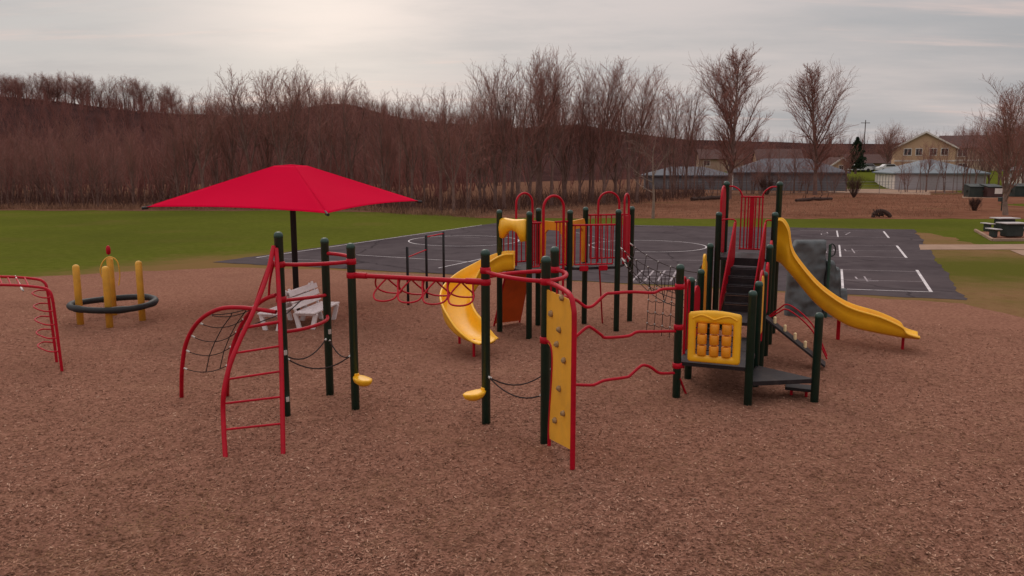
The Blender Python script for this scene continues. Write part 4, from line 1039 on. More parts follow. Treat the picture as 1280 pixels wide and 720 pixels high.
# ------------------------------------------------------------------ trees
class TG:
    """collects thin tubes quickly"""
    def __init__(s): s.v = []; s.f = []
    def tube(s, pts, rads, n):
        o = len(s.v); m = len(pts)
        for i in range(m):
            t = (pts[min(i+1, m-1)]-pts[max(i-1, 0)]); t.normalize()
            a = Vector((1, 0, 0)) if abs(t.x) < .7 else Vector((0, 1, 0))
            x = t.cross(a); x.normalize(); y = t.cross(x)
            for k in range(n):
                an = 2*pi*k/n; s.v.append(pts[i]+(x*math.cos(an)+y*math.sin(an))*rads[i])
        for i in range(m-1):
            for k in range(n):
                l = (k+1) % n; s.f.append((o+i*n+k, o+i*n+l, o+i*n+n+l, o+i*n+n+k))
    def arrays(s): return np.array([tuple(p) for p in s.v], dtype=np.float32), np.array(s.f, dtype=np.int32)
def grow(seed, kind, detail=1.0):
    """unit tree 10 m tall; returns trunk TG, crown TG"""
    r = random.Random(seed); T = TG(); Cn = TG()
    def branch(p, d, L, rad, lvl, up, maxl, nch):
        k = 6 if lvl == 0 else (4 if lvl == 1 else 3)
        pts = [p.copy()]; rads = [rad]; dd = d.copy(); wob = (.05, .09, .17, .22)[min(lvl, 3)]
        for i in range(k):
            dd = dd+Vector((r.gauss(0, wob), r.gauss(0, wob), r.gauss(0, wob)*.6+up*.12)); dd.normalize()
            pts.append(pts[-1]+dd*L/k); rads.append(max(rad*(1-(i+1)/k*.82), .006))
        tg = T if lvl <= 1 else Cn
        tg.tube(pts, rads, (6, 4, 3, 3)[min(lvl, 3)])
        if lvl >= maxl: return
        n = max(2, int(nch[lvl]*detail*r.uniform(.8, 1.2))); t0 = start[lvl] if lvl < len(start) else .2
        for i in range(n):
            t = t0+(1-t0)*(i+r.random())/n; t = min(t, .98); q = t*k; j = int(q); f = q-j
            c = pts[j]*(1-f)+pts[min(j+1, k)]*f; tdir = (pts[min(j+1, k)]-pts[j]).normalized()
            az = r.uniform(0, 2*pi)+i*2.4; a = Vector((math.cos(az), math.sin(az), 0)); a = a-tdir*a.dot(tdir)
            if a.length < .05: continue
            a.normalize(); ang = R(r.uniform(*angs[lvl])); nd = tdir*math.cos(ang)+a*math.sin(ang)
            ll = L*lens(lvl, t)*r.uniform(.75, 1.2); rr = (rads[j]*(1-f)+rads[min(j+1, k)]*f)*(.55 if lvl < 1 else .6)
            branch(c, nd, ll, max(rr, .010 if lvl < 2 else .008), lvl+1, up, maxl, nch)
    if kind == 'oval':
        start = [.17, .15, .1]; angs = [(26, 48), (20, 42), (18, 42)]
        lens = lambda l, t: (.44*(.5+.5*min(1, (t-.17)/.25))*(1-.82*max(0, (t-.42)/.58)) if l == 0 else .40)
        branch(Vector((0, 0, -.1)), Vector((0, 0, 1)), 9.9, .17, 0, .5, 3, [34, 11, 7])
    elif kind == 'fan':
        start = [.3, .2, .15]; angs = [(18, 40), (18, 42), (18, 45)]
        lens = lambda l, t: (.34 if l == 0 else .42)
        for i in range(r.choice((2, 3, 4))):
            a = r.uniform(0, 6.28); tl = r.uniform(.03, .22); branch(Vector((.12*math.cos(a), .12*math.sin(a), -.1)), Vector((math.cos(a)*tl, math.sin(a)*tl, 1)).normalized(), r.uniform(7.8, 9.9), r.uniform(.08, .13), 0, .4, 3, [14, 7, 5])
    elif kind == 'vase':
        start = [.18, .18, .12]; angs = [(18, 42), (20, 42), (18, 42)]
        lens = lambda l, t: (.42*(1-.45*t) if l == 0 else .42)
        hb = r.uniform(1.6, 3.2); T.tube([Vector((0, 0, -.1)), Vector((.05, 0, hb*.5)), Vector((0, .04, hb+.15))], [.17, .14, .12], 7)
        for i in range(r.choice((3, 4, 5))):
            az = i*2.2+r.uniform(-.4, .4); tl = r.uniform(.10, .42); branch(Vector((0, 0, hb*r.uniform(.75, 1))), Vector((math.cos(az)*tl, math.sin(az)*tl, 1)).normalized(), r.uniform(5.6, 7.4), r.uniform(.065, .095), 0, .35, 3, [15, 8, 5])
    elif kind == 'broom':
        start = [.12, .2, .15]; angs = [(15, 32), (15, 35), (15, 40)]
        lens = lambda l, t: (.62*(1-t*.55) if l == 0 else .42)
        branch(Vector((0, 0, -.1)), Vector((0, 0, 1)), 9.6, .17, 0, .5, 3, [26, 9, 6])
    elif kind == 'pole':
        start = [.45, .25, .15]; angs = [(18, 42), (20, 45), (20, 45)]
        lens = lambda l, t: (.24 if l == 0 else .42)
        branch(Vector((0, 0, -.1)), Vector((r.uniform(-.06, .06), r.uniform(-.06, .06), 1)).normalized(), 9.9, .085, 0, .3, 3, [15, 6, 5])
    elif kind == 'scrub':
        start = [.15, .15, .1]; angs = [(20, 55), (20, 55), (20, 50)]
        lens = lambda l, t: (.40 if l == 0 else .45)
        for i in range(4):
            a = r.uniform(0, 6.28); branch(Vector((.3*math.cos(a), .3*math.sin(a), -.1)), Vector((math.cos(a)*.3, math.sin(a)*.3, 1)).normalized(), r.uniform(7, 10), .09, 0, .3, 2, [16, 8, 5])
    elif kind == 'round':
        start = [.14, .15, .1]; angs = [(20, 60), (18, 48), (18, 45)]
        lens = lambda l, t: (.75*(1-t*.5) if l == 0 else .45)
        branch(Vector((0, 0, -.1)), Vector((0, 0, 1)), 8.2, .22, 0, .35, 3, [34, 11, 7])
    elif kind == 'leaning':
        start = [.35, .25, .2]; angs = [(35, 75), (30, 60), (25, 50)]
        lens = lambda l, t: (.42 if l == 0 else .42)
        branch(Vector((0, 0, -.1)), Vector((-.05, 0, 1)).normalized(), 8, .16, 0, .1, 3, [9, 6, 4])
    zs = max(max(p.z for p in T.v), max(p.z for p in Cn.v)); f = 10/zs
    T.v = [p*f if p.z > 0 else p for p in T.v]; Cn.v = [p*f for p in Cn.v]
    return T, Cn
TREES = {}
def proto(key, kind, seed, detail=1.0, trunkmat='bark', crownmat='twig'):
    T, Cn = grow(seed, kind, detail); tv, tf = T.arrays(); cv, cf = Cn.arrays()
    TREES[key] = (np_mesh('trunk', tv, tf, trunkmat, True), np_mesh('crown', cv, cf, crownmat))
def plant(key, loc, h, label, group=None, rz=None, wx=1.0, name='bare_tree'):
    o = thing(name, label, 'tree', loc, group); s = h/10
    o.scale = (s*wx, s*wx, s); o.rotation_euler = (0, 0, random.uniform(0, 6.28) if rz is None else rz)
    for nm, me in zip(('trunk', 'crown'), TREES[key]):
        c = D.objects.new(nm, me); C.objects.link(c); c.parent = o
    return o
for i in range(3): proto('fan%d' % i, 'fan', 20+i)
for i in range(3): proto('broom%d' % i, 'broom', 40+i)
for i in range(3): proto('pole%d' % i, 'pole', 60+i)
for i in range(4): proto('vase%d' % i, 'vase', 150+i)
for i in range(2): proto('scrub%d' % i, 'scrub', 80+i, 1.0)
proto('ovalA', 'oval', 101, 1.4); proto('ovalB', 'oval', 107, 1.25); proto('round', 'round', 111, 1.1); proto('leaning', 'leaning', 115, 1.0, 'pale_bark', 'pale_bark'); proto('right', 'broom', 131, 1.4, 'pale_bark', 'twig')
def hz(u, vtop, Y, z0=0): return AT(u, vtop, Y).z-z0
def GY(u, Y): return Vector((AT(u, 205, Y).x, Y, 0))
# specimen trees
plant('ovalA', GY(913, 88), hz(913, 52, 88), 'large bare oval crowned tree directly behind the tallest deck', None, 1.0, 1.02)
plant('ovalB', GY(1021, 100), hz(1021, 70, 100), 'large bare oval crowned tree behind the straight yellow slide', None, 2.2, 1.0)
plant('leaning', GY(818, 56.5), hz(818, 150, 56.5), 'pale crooked small tree with spreading branches at the edge of the court', None, 3.3, 1.1)
plant('right', GY(1263, 60), hz(1266, 88, 60), 'reddish bare tree with pale trunk behind the picnic tables', None, .7, 1.3)
plant('round', GY(1108, 150)+Vector((0, 0, 2.4)), hz(1108, 146, 150, 2.4), 'dense round reddish bare tree behind the blue roofed garage', None, .4, .98)
# front row of the wood edge
prof = [(-80, 130), (0, 136), (100, 138), (200, 142), (232, 112), (262, 84), (300, 80), (335, 68), (400, 76), (440, 90), (480, 99), (540, 95), (580, 98), (610, 80), (640, 66), (670, 54), (700, 57), (725, 70), (760, 68), (800, 78), (822, 100), (850, 92), (872, 112), (900, 150)]
edge = [(-80, 70), (440, 69), (500, 63), (590, 60), (640, 66), (720, 72), (800, 78), (870, 90), (900, 95)]
def pl(tab, u):
    for (a, x), (b, y) in zip(tab, tab[1:]):
        if a <= u <= b: return x+(y-x)*(u-a)/(b-a)
    return tab[-1][1] if u > tab[-1][0] else tab[0][1]
rr = random.Random(5)
u = -60.0
while u < 875:
    Y = pl(edge, u)+rr.uniform(0.5, 11); top = pl(prof, u)+abs(rr.gauss(0, 14 if u < 590 else 8))-(6 if u > 590 else 0)
    dark = u < 232
    key = rr.choice(['fan0', 'fan1', 'fan2', 'broom0', 'broom1', 'broom2', 'pole0', 'pole1', 'pole2'] if not dark else ['fan0', 'scrub0', 'scrub1', 'pole1', 'broom2'])
    if not dark and rr.random() < .6: key = 'vase%d' % rr.randrange(4)
    if 590 < u < 810 and rr.random() < .5: key = rr.choice(['broom0', 'broom1', 'broom2', 'fan1'])
    if dark: lab, g_ = 'dark bare tree at the edge of the lawn in the left woods', 'trees along the left edge of the lawn'
    elif u < 560: lab, g_ = 'tall thin bare tree behind the red shade umbrella', 'trees behind the shade umbrella'
    else: lab, g_ = 'tall bare tree in the clump behind the middle of the playground', 'trees behind the middle of the playground'
    plant(key, GY(u, Y), hz(u, top, Y), lab, g_, rr.uniform(0, 6.28), rr.uniform(.8, 1.1))
    u += rr.uniform(13, 24) if 230 < u < 590 else (rr.uniform(11, 19) if 590 < u < 830 else rr.uniform(10, 17))
# second row
u = -60.0
while u < 870:
    Y = pl(edge, u)+rr.uniform(11, 26); top = pl(prof, u)+12+abs(rr.gauss(0, 22))
    key = rr.choice(['fan0', 'fan1', 'fan2', 'broom1', 'pole0', 'pole2', 'broom2'])
    lab, g_ = ('dark bare tree deeper in the left woods', 'trees deeper in the left woods') if u < 232 else (('thin bare tree deeper in the wood behind the red umbrella', 'trees deeper behind the umbrella') if u < 560 else ('bare tree deeper behind the middle of the playground', 'trees deeper behind the middle of the playground'))
    plant(key, GY(u, Y), hz(u, top, Y), lab, g_, rr.uniform(0, 6.28), rr.uniform(.8, 1.1))
    u += rr.uniform(12, 20) if u < 232 else (rr.uniform(20, 34) if u < 560 else rr.uniform(28, 46))
# thin trees in front of the far buildings
for u, Y, top, k in ((838, 96, 165, 'pole0'), (852, 92, 150, 'pole1'), (872, 98, 140, 'pole2'), (892, 104, 190, 'scrub0'), (935, 104, 175, 'pole1'), (952, 106, 180, 'scrub1'), (972, 98, 165, 'pole0'), (990, 103, 178, 'pole2'), (1001, 108, 185, 'scrub0'), (1036, 108, 165, 'pole1'), (845, 100, 170, 'fan1'), (862, 103, 165, 'scrub1'), (882, 101, 170, 'fan2'), (898, 99, 172, 'pole1'), (928, 101, 168, 'fan0'), (942, 103, 178, 'scrub0'), (962, 104, 172, 'fan2'), (980, 101, 180, 'scrub1'), (994, 105, 170, 'fan1'), (1010, 104, 182, 'scrub0'), (1030, 106, 176, 'fan0'), (1044, 105, 185, 'scrub1'), (953, 100, 190, 'scrub0'), (908, 104, 180, 'scrub1')):
    plant(k, GY(u, Y), hz(u, top, Y), 'thin bare tree in front of the far blue grey garages', 'thin trees before the far garages', rr.uniform(0, 6.28), 1.0)
for u, Y, top, k in ((1148, 108, 172, 'pole0'), (1153, 109, 180, 'pole1'), (1172, 106, 165, 'pole2'), (1194, 107, 175, 'pole0'), (1199, 108, 180, 'pole1')):
    plant(k, GY(u, Y), hz(u, top, Y), 'thin leaning bare tree in front of the blue roofed garage', 'thin trees before the blue roofed garage', rr.uniform(0, 6.28), 1.0)
for u, Y, top, k in ((1207, 104, 142, 'fan1'), (1214, 103, 145, 'pole2'), (1238, 120, 140, 'broom1'), (1228, 125, 138, 'fan0'), (1250, 118, 150, 'fan2'), (1282, 110, 120, 'broom0'), (1300, 104, 110, 'fan2')):
    plant(k, GY(u, Y), hz(u, top, Y), 'tall bare tree in front of the beige apartment house', 'trees before the beige house', rr.uniform(0, 6.28), 1.0)

# hill
crest = [(-700, 118), (-200, 120), (0, 124), (60, 130), (150, 138), (230, 145), (300, 147), (380, 140), (420, 133), (450, 136), (500, 149), (560, 156), (600, 157), (640, 162), (690, 158), (720, 156), (780, 166), (860, 176), (940, 178), (1100, 180), (1300, 168), (1700, 160)]
from mathutils import noise
YC = 330.0
def hillz(x, y):
    u = 640+1000*x/max(y, 1)*1.0
    cz = CAMH+(205-pl(crest, u))/1000*YC*.99
    y0 = 150 if u < 560 else (150+(min(u, 800)-560)/240*50)
    t = (y-y0)/(YC-y0); t = max(0, min(1.35, t)); s = t*t*(3-2*t) if t <= 1 else 1-(t-1)*.5
    return s*cz+noise.noise(Vector((x*.03, y*.03, 0)))*1.2*min(1, t*2)
# crest of the hill at the left
rr = random.Random(15); u = -30.0
while u < 236:
    Y = 312+rr.uniform(-14, 14); x = (u-640)/1000*Y; z = hillz(x, Y)-.3
    plant(rr.choice(['round', 'vase0', 'vase2', 'round', 'vase3', 'fan1']), Vector((x, Y, z)), rr.uniform(9, 14.5), 'rounded bare tree on the crest of the hill above the left woods', 'trees on the crest of the left hill', rr.uniform(0, 6.28), rr.uniform(1.1, 1.45))
    u += rr.uniform(5, 13)
for u, Y, top, k in ((1060, 112, 176, 'vase1'), (1126, 112, 172, 'pole1'), (1136, 110, 180, 'scrub0'), (1160, 111, 176, 'vase2'), (1183, 110, 170, 'fan2'), (1222, 112, 150, 'vase0'), (1232, 108, 155, 'pole1'), (1256, 112, 148, 'vase3'), (1272, 109, 140, 'fan0')):
    plant(k, GY(u, Y), hz(u, top, Y), 'slender bare tree among the houses behind the dumpsters and garages', 'slender trees among the far houses', rr.uniform(0, 6.28), 1.0)
# far trees behind the houses
for u, Y, top, k in ((1050, 210, 172, 'round'), (1092, 230, 170, 'scrub0'), (1130, 240, 165, 'broom1'), (1145, 250, 168, 'round'), (1166, 245, 160, 'fan1'), (1220, 230, 155, 'round'), (1245, 220, 150, 'broom2'), (1270, 215, 145, 'round'), (1300, 220, 140, 'broom0'), (1010, 220, 176, 'scrub1'), (960, 220, 178, 'round'), (880, 220, 176, 'round'), (925, 240, 178, 'broom0')):
    plant(k, GY(u, Y)+Vector((0, 0, 2.6)), hz(u, top, Y, 2.6), 'hazy bare tree on the skyline behind the far houses', 'trees on the skyline behind the houses', rr.uniform(0, 6.28), 1.15)

# evergreen
def evergreen(loc, h, label):
    o = thing('pine_tree', label, 'tree', loc)
    MB().tube([(0, 0, -.1), (0, 0, h*.5), (0, 0, h*.97)], [.22, .13, .03], 8).build('trunk', 'bark', o)
    r = np.random.default_rng(4); n = 3800; t = r.random(n)**.8; z = h*(.14+.86*t); rad = (1-t)**.7*h*.36*(.6+.6*r.random(n)); a = r.random(n)*6.283
    lay = (np.sin(z*5.2)*.5+.5)*.35+.65; rad = rad*lay*np.sqrt(r.random(n)*.85+.15)
    c = np.stack([rad*np.cos(a), rad*np.sin(a), z-rad*.12], 1); d1 = r.normal(size=(n, 3)); d1 /= np.linalg.norm(d1, axis=1)[:, None]; d2 = np.cross(d1, r.normal(size=(n, 3))); d2 /= np.linalg.norm(d2, axis=1)[:, None]
    s1 = (.16+.22*r.random(n))[:, None]; s2 = (.05+.06*r.random(n))[:, None]
    v = np.stack([c-d1*s1, c-d2*s2, c+d1*s1, c+d2*s2], 1).reshape(-1, 3)
    me = np_mesh('crown', v, np.arange(n*4).reshape(n, 4), 'needle'); c_ = D.objects.new('crown', me); C.objects.link(c_); c_.parent = o
evergreen(GY(1070, 140)+Vector((0, 0, 2.2)), hz(1070, 172, 140, 2.2), 'dark green pine tree left of the round reddish tree')

# stuff woods: realised copies of light trees
LT = []
for i in range(4):
    T, Cn = grow(200+i, 'fan' if i % 2 else 'scrub', .45)
    tv, tf = T.arrays(); cv, cf = Cn.arrays(); LT.append((np.concatenate([tv, cv]), np.concatenate([tf, cf+len(tv)])))
def woods(name, spots, mat):
    vs = []; fs = []; o = 0
    r = np.random.default_rng(9)
    for (x, y, z, h) in spots:
        v, f = LT[r.integers(0, 4)]; a = r.random()*6.283; s = h/10; ca, sa = math.cos(a)*s, math.sin(a)*s; wx = .9+.5*r.random()
        vv = np.stack([(v[:, 0]*ca-v[:, 1]*sa)*wx+x, (v[:, 0]*sa+v[:, 1]*ca)*wx+y, v[:, 2]*s+z], 1); vs.append(vv); fs.append(f+o); o += len(v)
    me = np_mesh(name, np.concatenate(vs), np.concatenate(fs), mat); ob = D.objects.new(name, me); C.objects.link(ob); return struct(ob, 'stuff')
mb = MB(); vs = []; fs = []; nu, ny = 150, 44
for j in range(ny+1):
    y = 140+(480-140)*j/ny
    for i in range(nu+1):
        u = -900+2700*i/nu; x = (u-640)/1000*y*1.0; vs.append((x, y, hillz(x, y)-.06))
for j in range(ny):
    for i in range(nu):
        a = j*(nu+1)+i; fs.append((a, a+1, a+nu+2, a+nu+1))
M['hill'] = ramp_ground('hill_leaf_litter', [(0.030, 0.015, 0.014), (0.052, 0.026, 0.024), (0.080, 0.040, 0.037)], (0.06,), .95, 0)
struct(mb.add(vs, fs, True).build('wooded_hill', 'hill'))
rr = random.Random(77); sp_ = []
for i in range(520):   # woods floor behind the front rows on the left
    u = rr.uniform(-140, 590); Y = rr.uniform(86, 150); x = (u-640)/1000*Y; sp_.append((x, Y, 0, rr.uniform(6.5, 10.5) if u < 230 else rr.uniform(4.5, 8.5)))
for i in range(45):
    u = rr.uniform(560, 860); Y = rr.uniform(120, 190); x = (u-640)/1000*Y; sp_.append((x, Y, 0, rr.uniform(4, 7.5)))
for i in range(150):
    u = rr.uniform(860, 1330); Y = rr.uniform(196, 235); x = (u-640)/1000*Y; sp_.append((x, Y, 2.5, rr.uniform(4, 7)))
woods('wood_interior', sp_, 'wood_mass')
sp_ = []
for i in range(2300):
    u = rr.uniform(-160, 640); Y = 150+195*rr.random()**.6; x = (u-640)/1000*Y; sp_.append((x, Y, hillz(x, Y)-.3, rr.uniform(5.5, 9.5) if u < 232 else (rr.uniform(6, 10) if Y < 270 else rr.uniform(4, 7))))
for i in range(420):
    u = rr.uniform(600, 1340); Y = rr.uniform(240, 345); x = (u-640)/1000*Y; sp_.append((x, Y, hillz(x, Y)-.3, rr.uniform(4, 8)))
woods('hillside_woods', sp_, 'wood_mass')
# undergrowth sticks along the wood edge and dry weeds of the field
def sticks(name, n, fn, hmin, hmax, w, mat, seed, lean=.35):
    r = np.random.default_rng(seed); pts = []
    rs = random.Random(seed)
    while len(pts) < n:
        p = fn(rs)
        if p: pts.append(p)
    P_ = np.array(pts); h = hmin+(hmax-hmin)*r.random(n)**2; d = r.normal(size=(n, 2))*lean*h[:, None]; a = r.random(n)*6.283
    wv = np.stack([np.cos(a), np.sin(a), np.zeros(n)], 1)*w*(.6+.8*r.random(n))[:, None]
    b = np.concatenate([P_, np.zeros((n, 1))], 1); t = b+np.concatenate([d, h[:, None]], 1); m_ = (b+t)/2+np.concatenate([d*-.12, h[:, None]*.05], 1)
    v = np.stack([b-wv, b+wv, m_+wv*.8, m_-wv*.8, t+wv*.2, t-wv*.2], 1).reshape(-1, 3)
    k = np.arange(n)[:, None]*6; f = np.concatenate([k+np.array([[0, 1, 2, 3]]), k+np.array([[3, 2, 4, 5]])])
    me = np_mesh(name, v, f, mat); o = D.objects.new(name, me); C.objects.link(o); return struct(o, 'stuff')
def f_edge(r):
    u = r.uniform(-120, 880); Y = pl(edge, u)+r.uniform(-1.2, 22)**1; x = (u-640)/1000*Y; return (x, Y)
M['brush'] = paint('brown_brush', (0.095, 0.047, 0.038), .95, .4, .4, .1); M['weed'] = paint('dry_weeds', (0.27, 0.145, 0.09), .95, .3, .5, .1)
sticks('undergrowth', 17000, f_edge, .3, 1.8, .014, 'brush', 31)
def f_field(r):
    u = r.uniform(590, 1225); Y = r.uniform(57.5, 102); 
    if u < 640 and Y > 66: return None
    if u > 1190 and Y < 66: return None
    return ((u-640)/1000*Y, Y)
sticks('dry_weeds', 22000, f_field, .04, .26, .012, 'weed', 33, .5)
def f_lawnedge(r):
    u = r.uniform(-60, 600); Y = pl(edge, u)+r.gauss(-.6, .8); return ((u-640)/1000*Y, Y)
sticks('dry_edge_grass', 9000, f_lawnedge, .1, .6, .014, 'weed', 35, .5)
# shrubs
def shrub(name, loc, h, w, label, group=None, seed=1):
    o = thing(name, label, 'shrub', loc, group); r = random.Random(seed); tg = TG()
    for i in range(70):
        a = r.uniform(0, 6.28); t = r.uniform(.1, 1); d = Vector((math.cos(a)*t*w/h, math.sin(a)*t*w/h, 1)).normalized(); p = Vector((math.cos(a)*.1, math.sin(a)*.1, 0)); L_ = h*r.uniform(.6, 1.05)
        pts = [p, p+d*L_*.5+Vector((r.gauss(0, .05), r.gauss(0, .05), 0)), p+d*L_]; tg.tube(pts, [.02, .014, .006], 3)
        for j in range(7):
            b = pts[1].lerp(pts[2], r.random()); e = b+(d+Vector((r.gauss(0, .5), r.gauss(0, .5), .2))).normalized()*h*.25; tg.tube([b, e], [.012, .005], 3)
    v, f = tg.arrays(); me = np_mesh('branches', v, f, 'shrubtwig'); c = D.objects.new('branches', me); C.objects.link(c); c.parent = o
shrub('bare_shrub', GY(1070, 92), 2.3, 1.4, 'rounded brown bare shrub in the dry field beyond the court', None, 3)
shrub('bare_shrub', GY(1223, 66), 1.0, .5, 'small brown sapling in front of the dumpsters', None, 5)
shrub('bare_shrub', GY(960, 100), 2.2, 1.6, 'dark bare shrub between the two large oval trees', None, 6)

# logs
def log(p, q, r_, label, seed):
    o = thing('fallen_log', label, 'log', (0, 0, 0)); rr_ = random.Random(seed); pts = [lerp(p, q, i/6)+Vector((0, rr_.uniform(-.1, .1), rr_.uniform(-.03, .08))) for i in range(7)]
    MB().tube(pts, [r_*rr_.uniform(.8, 1.15) for _ in range(7)], 9).build('trunk', 'log', o)
    bm_ = MB()
    for i in range(7):
        c = lerp(p, q, rr_.uniform(.1, 1)); bm_.tube([c, c+Vector((rr_.uniform(-.9, .9), rr_.uniform(-.4, .4), rr_.uniform(.25, .8)))], [r_*.28, r_*.1], 5)
    bm_.build('branches', 'log', o)
log(GY(866, 84)+Vector((0, 0, .15)), GY(912, 88)+Vector((0, 0, .25)), .2, 'long fallen log lying in the dry field left of the tall deck', 3)
log(GY(997, 82)+Vector((0, 0, .15)), GY(1042, 85)+Vector((0, 0, .2)), .16, 'long fallen log at the foot of the right large oval tree', 4)
st_ = thing('tree_stump', 'dark uprooted stump lying on the grass beyond the court', 'stump', tuple(GY(1107, 57.5)))
MB().tube(crom([(-.62, 0, .02), (-.55, .02, .28), (-.25, 0, .47), (.12, .04, .45), (.42, 0, .28), (.62, 0, .05)], 4), [.14]*20+[.10], 9).build('trunk', 'log', st_)
rb = MB(); rr = random.Random(9)
for i in range(26):
    a = rr.uniform(-.6, .5); rb.tube([(a, rr.uniform(-.15, .15), .2), (a+rr.uniform(-.3, .3), rr.uniform(-.35, .35), rr.uniform(.05, .62))], [.06, .02], 5)
rb.build('roots', 'log', st_)

# ------------------------------------------------------------------ rising ground at the right
mb = MB(); vs = []; fs = []
def risez(x, y):
    t = max(0, min(1, (y-122)/35)); w_ = max(0, min(1, (x-36)/10)); return 2.6*t*t*(3-2*t)*w_-.05
for j in range(31):
    y = 116+160*j/30
    for i in range(41):
        x = 33+150*i/40; vs.append((x, y, risez(x, y)))
for j in range(30):
    for i in range(40):
        a = j*41+i; fs.append((a, a+1, a+42, a+41))
struct(mb.add(vs, fs, True).build('far_rise', 'lawn'))
# ------------------------------------------------------------------ buildings
def garage(label, c, Lx, Ly, he, hr, rz, ncol=8, name='garage', group=None, rm_='roof_blue', wm_='garage_wall'):
    o = thing(name, label, 'garage', c, group); o.rotation_euler = (0, 0, rz)
    MB().slab([(-Lx/2, -Ly/2), (Lx/2, -Ly/2), (Lx/2, Ly/2), (-Lx/2, Ly/2)], -.2, he).build('wall', wm_, o)
    e = .45; q = min(Lx, Ly)/2; mb = MB()
    ridge = [(-Lx/2+q*.9, 0, hr), (Lx/2-q*.9, 0, hr)] if Lx > Ly else [(0, -Ly/2+q*.9, hr), (0, Ly/2-q*.9, hr)]
    bs = [(-Lx/2-e, -Ly/2-e, he-.05), (Lx/2+e, -Ly/2-e, he-.05), (Lx/2+e, Ly/2+e, he-.05), (-Lx/2-e, Ly/2+e, he-.05)]
    lo = [(x, y, z-.18) for x, y, z in bs]
    if Lx > Ly: f = [(0, 1, 5, 4), (1, 2, 5), (2, 3, 4, 5), (3, 0, 4)]
    else: f = [(0, 1, 4), (1, 2, 5, 4), (2, 3, 5), (3, 0, 4, 5)]
    f += [(6, 7, 1, 0), (7, 8, 2, 1), (8, 9, 3, 2), (9, 6, 0, 3), (9, 8, 7, 6)]
    mb.add(bs+ridge+lo, f, False); rf = mb.build('roof', rm_, o)
    # front wall panels and door bays on the left side
    for i in range(ncol):
        y = -Ly/2+Ly*(i+.5)/ncol; d_ = MB(); d_.box((-Lx/2-.03, y, he*.44), (.05, Ly/ncol*.72, he*.84)); d_.build('garage_door', 'white_trim', o)
    nf = max(3, int(Lx/2.6))
    for i in range(nf):
        x = -Lx/2+Lx*(i+.5)/nf; MB().box((x, -Ly/2-.02, he*.46), (Lx/nf*.93, .03, he*.80)).build('wall_panel', wm_ if wm_ == 'wall_dull' else ('grey_plain' if i % 2 else 'garage_wall'), o)
    return o
c = GY(1168, 125); garage('blue roofed garage with white door bays in front of the tan house', (c.x, 127, 0), 12.2, 16, 2.55, 4.5, R(-14), 7)
c = GY(985, 120); garage('long blue grey garage behind the right large oval tree', (c.x, 121, 0), 15.5, 10, 2.7, 4.6, R(-12), 5, rm_='roof_dull', wm_='wall_dull')
c = GY(866, 122); garage('low blue grey garage behind the trees left of the tall deck', (c.x, 126, 0), 13, 9, 2.2, 3.4, R(-10), 4, rm_='roof_dull', wm_='wall_dull')
def window(o, c, w, h, ny=-1, nx=0):
    fr = MB()
    if ny: fr.box(c, (w+.22, .06, h+.22))
    else: fr.box(c, (.06, w+.22, h+.22))
    fr = fr.build('window', 'white_trim', o); C_ = Vector(c)+Vector((nx*.035, ny*.035, 0))
    p_ = MB()
    for s in (-1, 1):
        if ny: p_.box(C_+Vector((s*w*.26, 0, 0)), (w*.46, .03, h*.94))
        else: p_.box(C_+Vector((0, s*w*.26, 0)), (.03, w*.46, h*.94))
    p_.build('pane', 'glass', fr)
def house(label, c, Lx, Ly, he, hr, rz, wallmat, wins, name='house', roofmat='roof_brown', gable_y=True, band=None):
    o = thing(name, label, 'house', c); o.rotation_euler = (0, 0, rz); mb = MB()
    if gable_y:   # gable faces -y
        A = [(-Lx/2, -Ly/2, -.5), (Lx/2, -Ly/2, -.5), (Lx/2, -Ly/2, he), (0, -Ly/2, hr), (-Lx/2, -Ly/2, he)]
        B = [(x, Ly/2, z) for x, y, z in A]
    mb.add(A+B, [(0, 1, 2, 3, 4), (9, 8, 7, 6, 5), (1, 0, 5, 6), (2, 1, 6, 7), (0, 4, 9, 5), (3, 2, 7, 8), (4, 3, 8, 9)], False); mb.build('wall', wallmat, o)
    rm = MB(); e = .5; sl = (hr-he)/(Lx/2)
    for s in (-1, 1):
        p0 = Vector((0, 0, hr+.08)); p1 = Vector((s*(Lx/2+e), 0, he-sl*e+.08)); n_ = Vector((s*sl, 0, 1)).normalized()
        rm.plate([p0+Vector((0, -Ly/2-e, 0)), p1+Vector((0, -Ly/2-e, 0)), p1+Vector((0, Ly/2+e, 0)), p0+Vector((0, Ly/2+e, 0))], n_, .14)
    rm.build('roof', roofmat, o)
    bg = MB()
    for s in (-1, 1):
        bg.plate([Vector((0, -Ly/2-e-.04, hr+.16)), Vector((s*(Lx/2+e), -Ly/2-e-.04, he-sl*e+.16)), Vector((s*(Lx/2+e), -Ly/2-e-.04, he-sl*e-.16)), Vector((0, -Ly/2-e-.04, hr-.16))], (0, 1, 0), .06)
    bg.build('barge_board', 'white_trim', o)
    if band: MB().box((0, -Ly/2-.03, band), (Lx, .05, .28)).build('trim_band', 'white_trim', o)
    for (x, z, w, h) in wins: window(o, (x, -Ly/2-.03, z), w, h)
    return o
hb = 2.3
YH = 152
c = GY(1175, YH)
house('tan two storey house gable with four upper windows and pale trim', (c.x, YH+7, hb), 10.2, 14, 4.6, 7.4, R(-23), 'tan_siding', [(-2.9, 3.75, 1.2, 1.2), (-1.0, 3.75, 1.0, 1.2), (1.4, 3.75, 1.1, 1.2), (3.3, 3.75, 1.1, 1.2), (-2.5, .9, 1.2, 1.2), (2.5, .9, 1.2, 1.2)], 'house', 'roof_brown', True, 2.1)
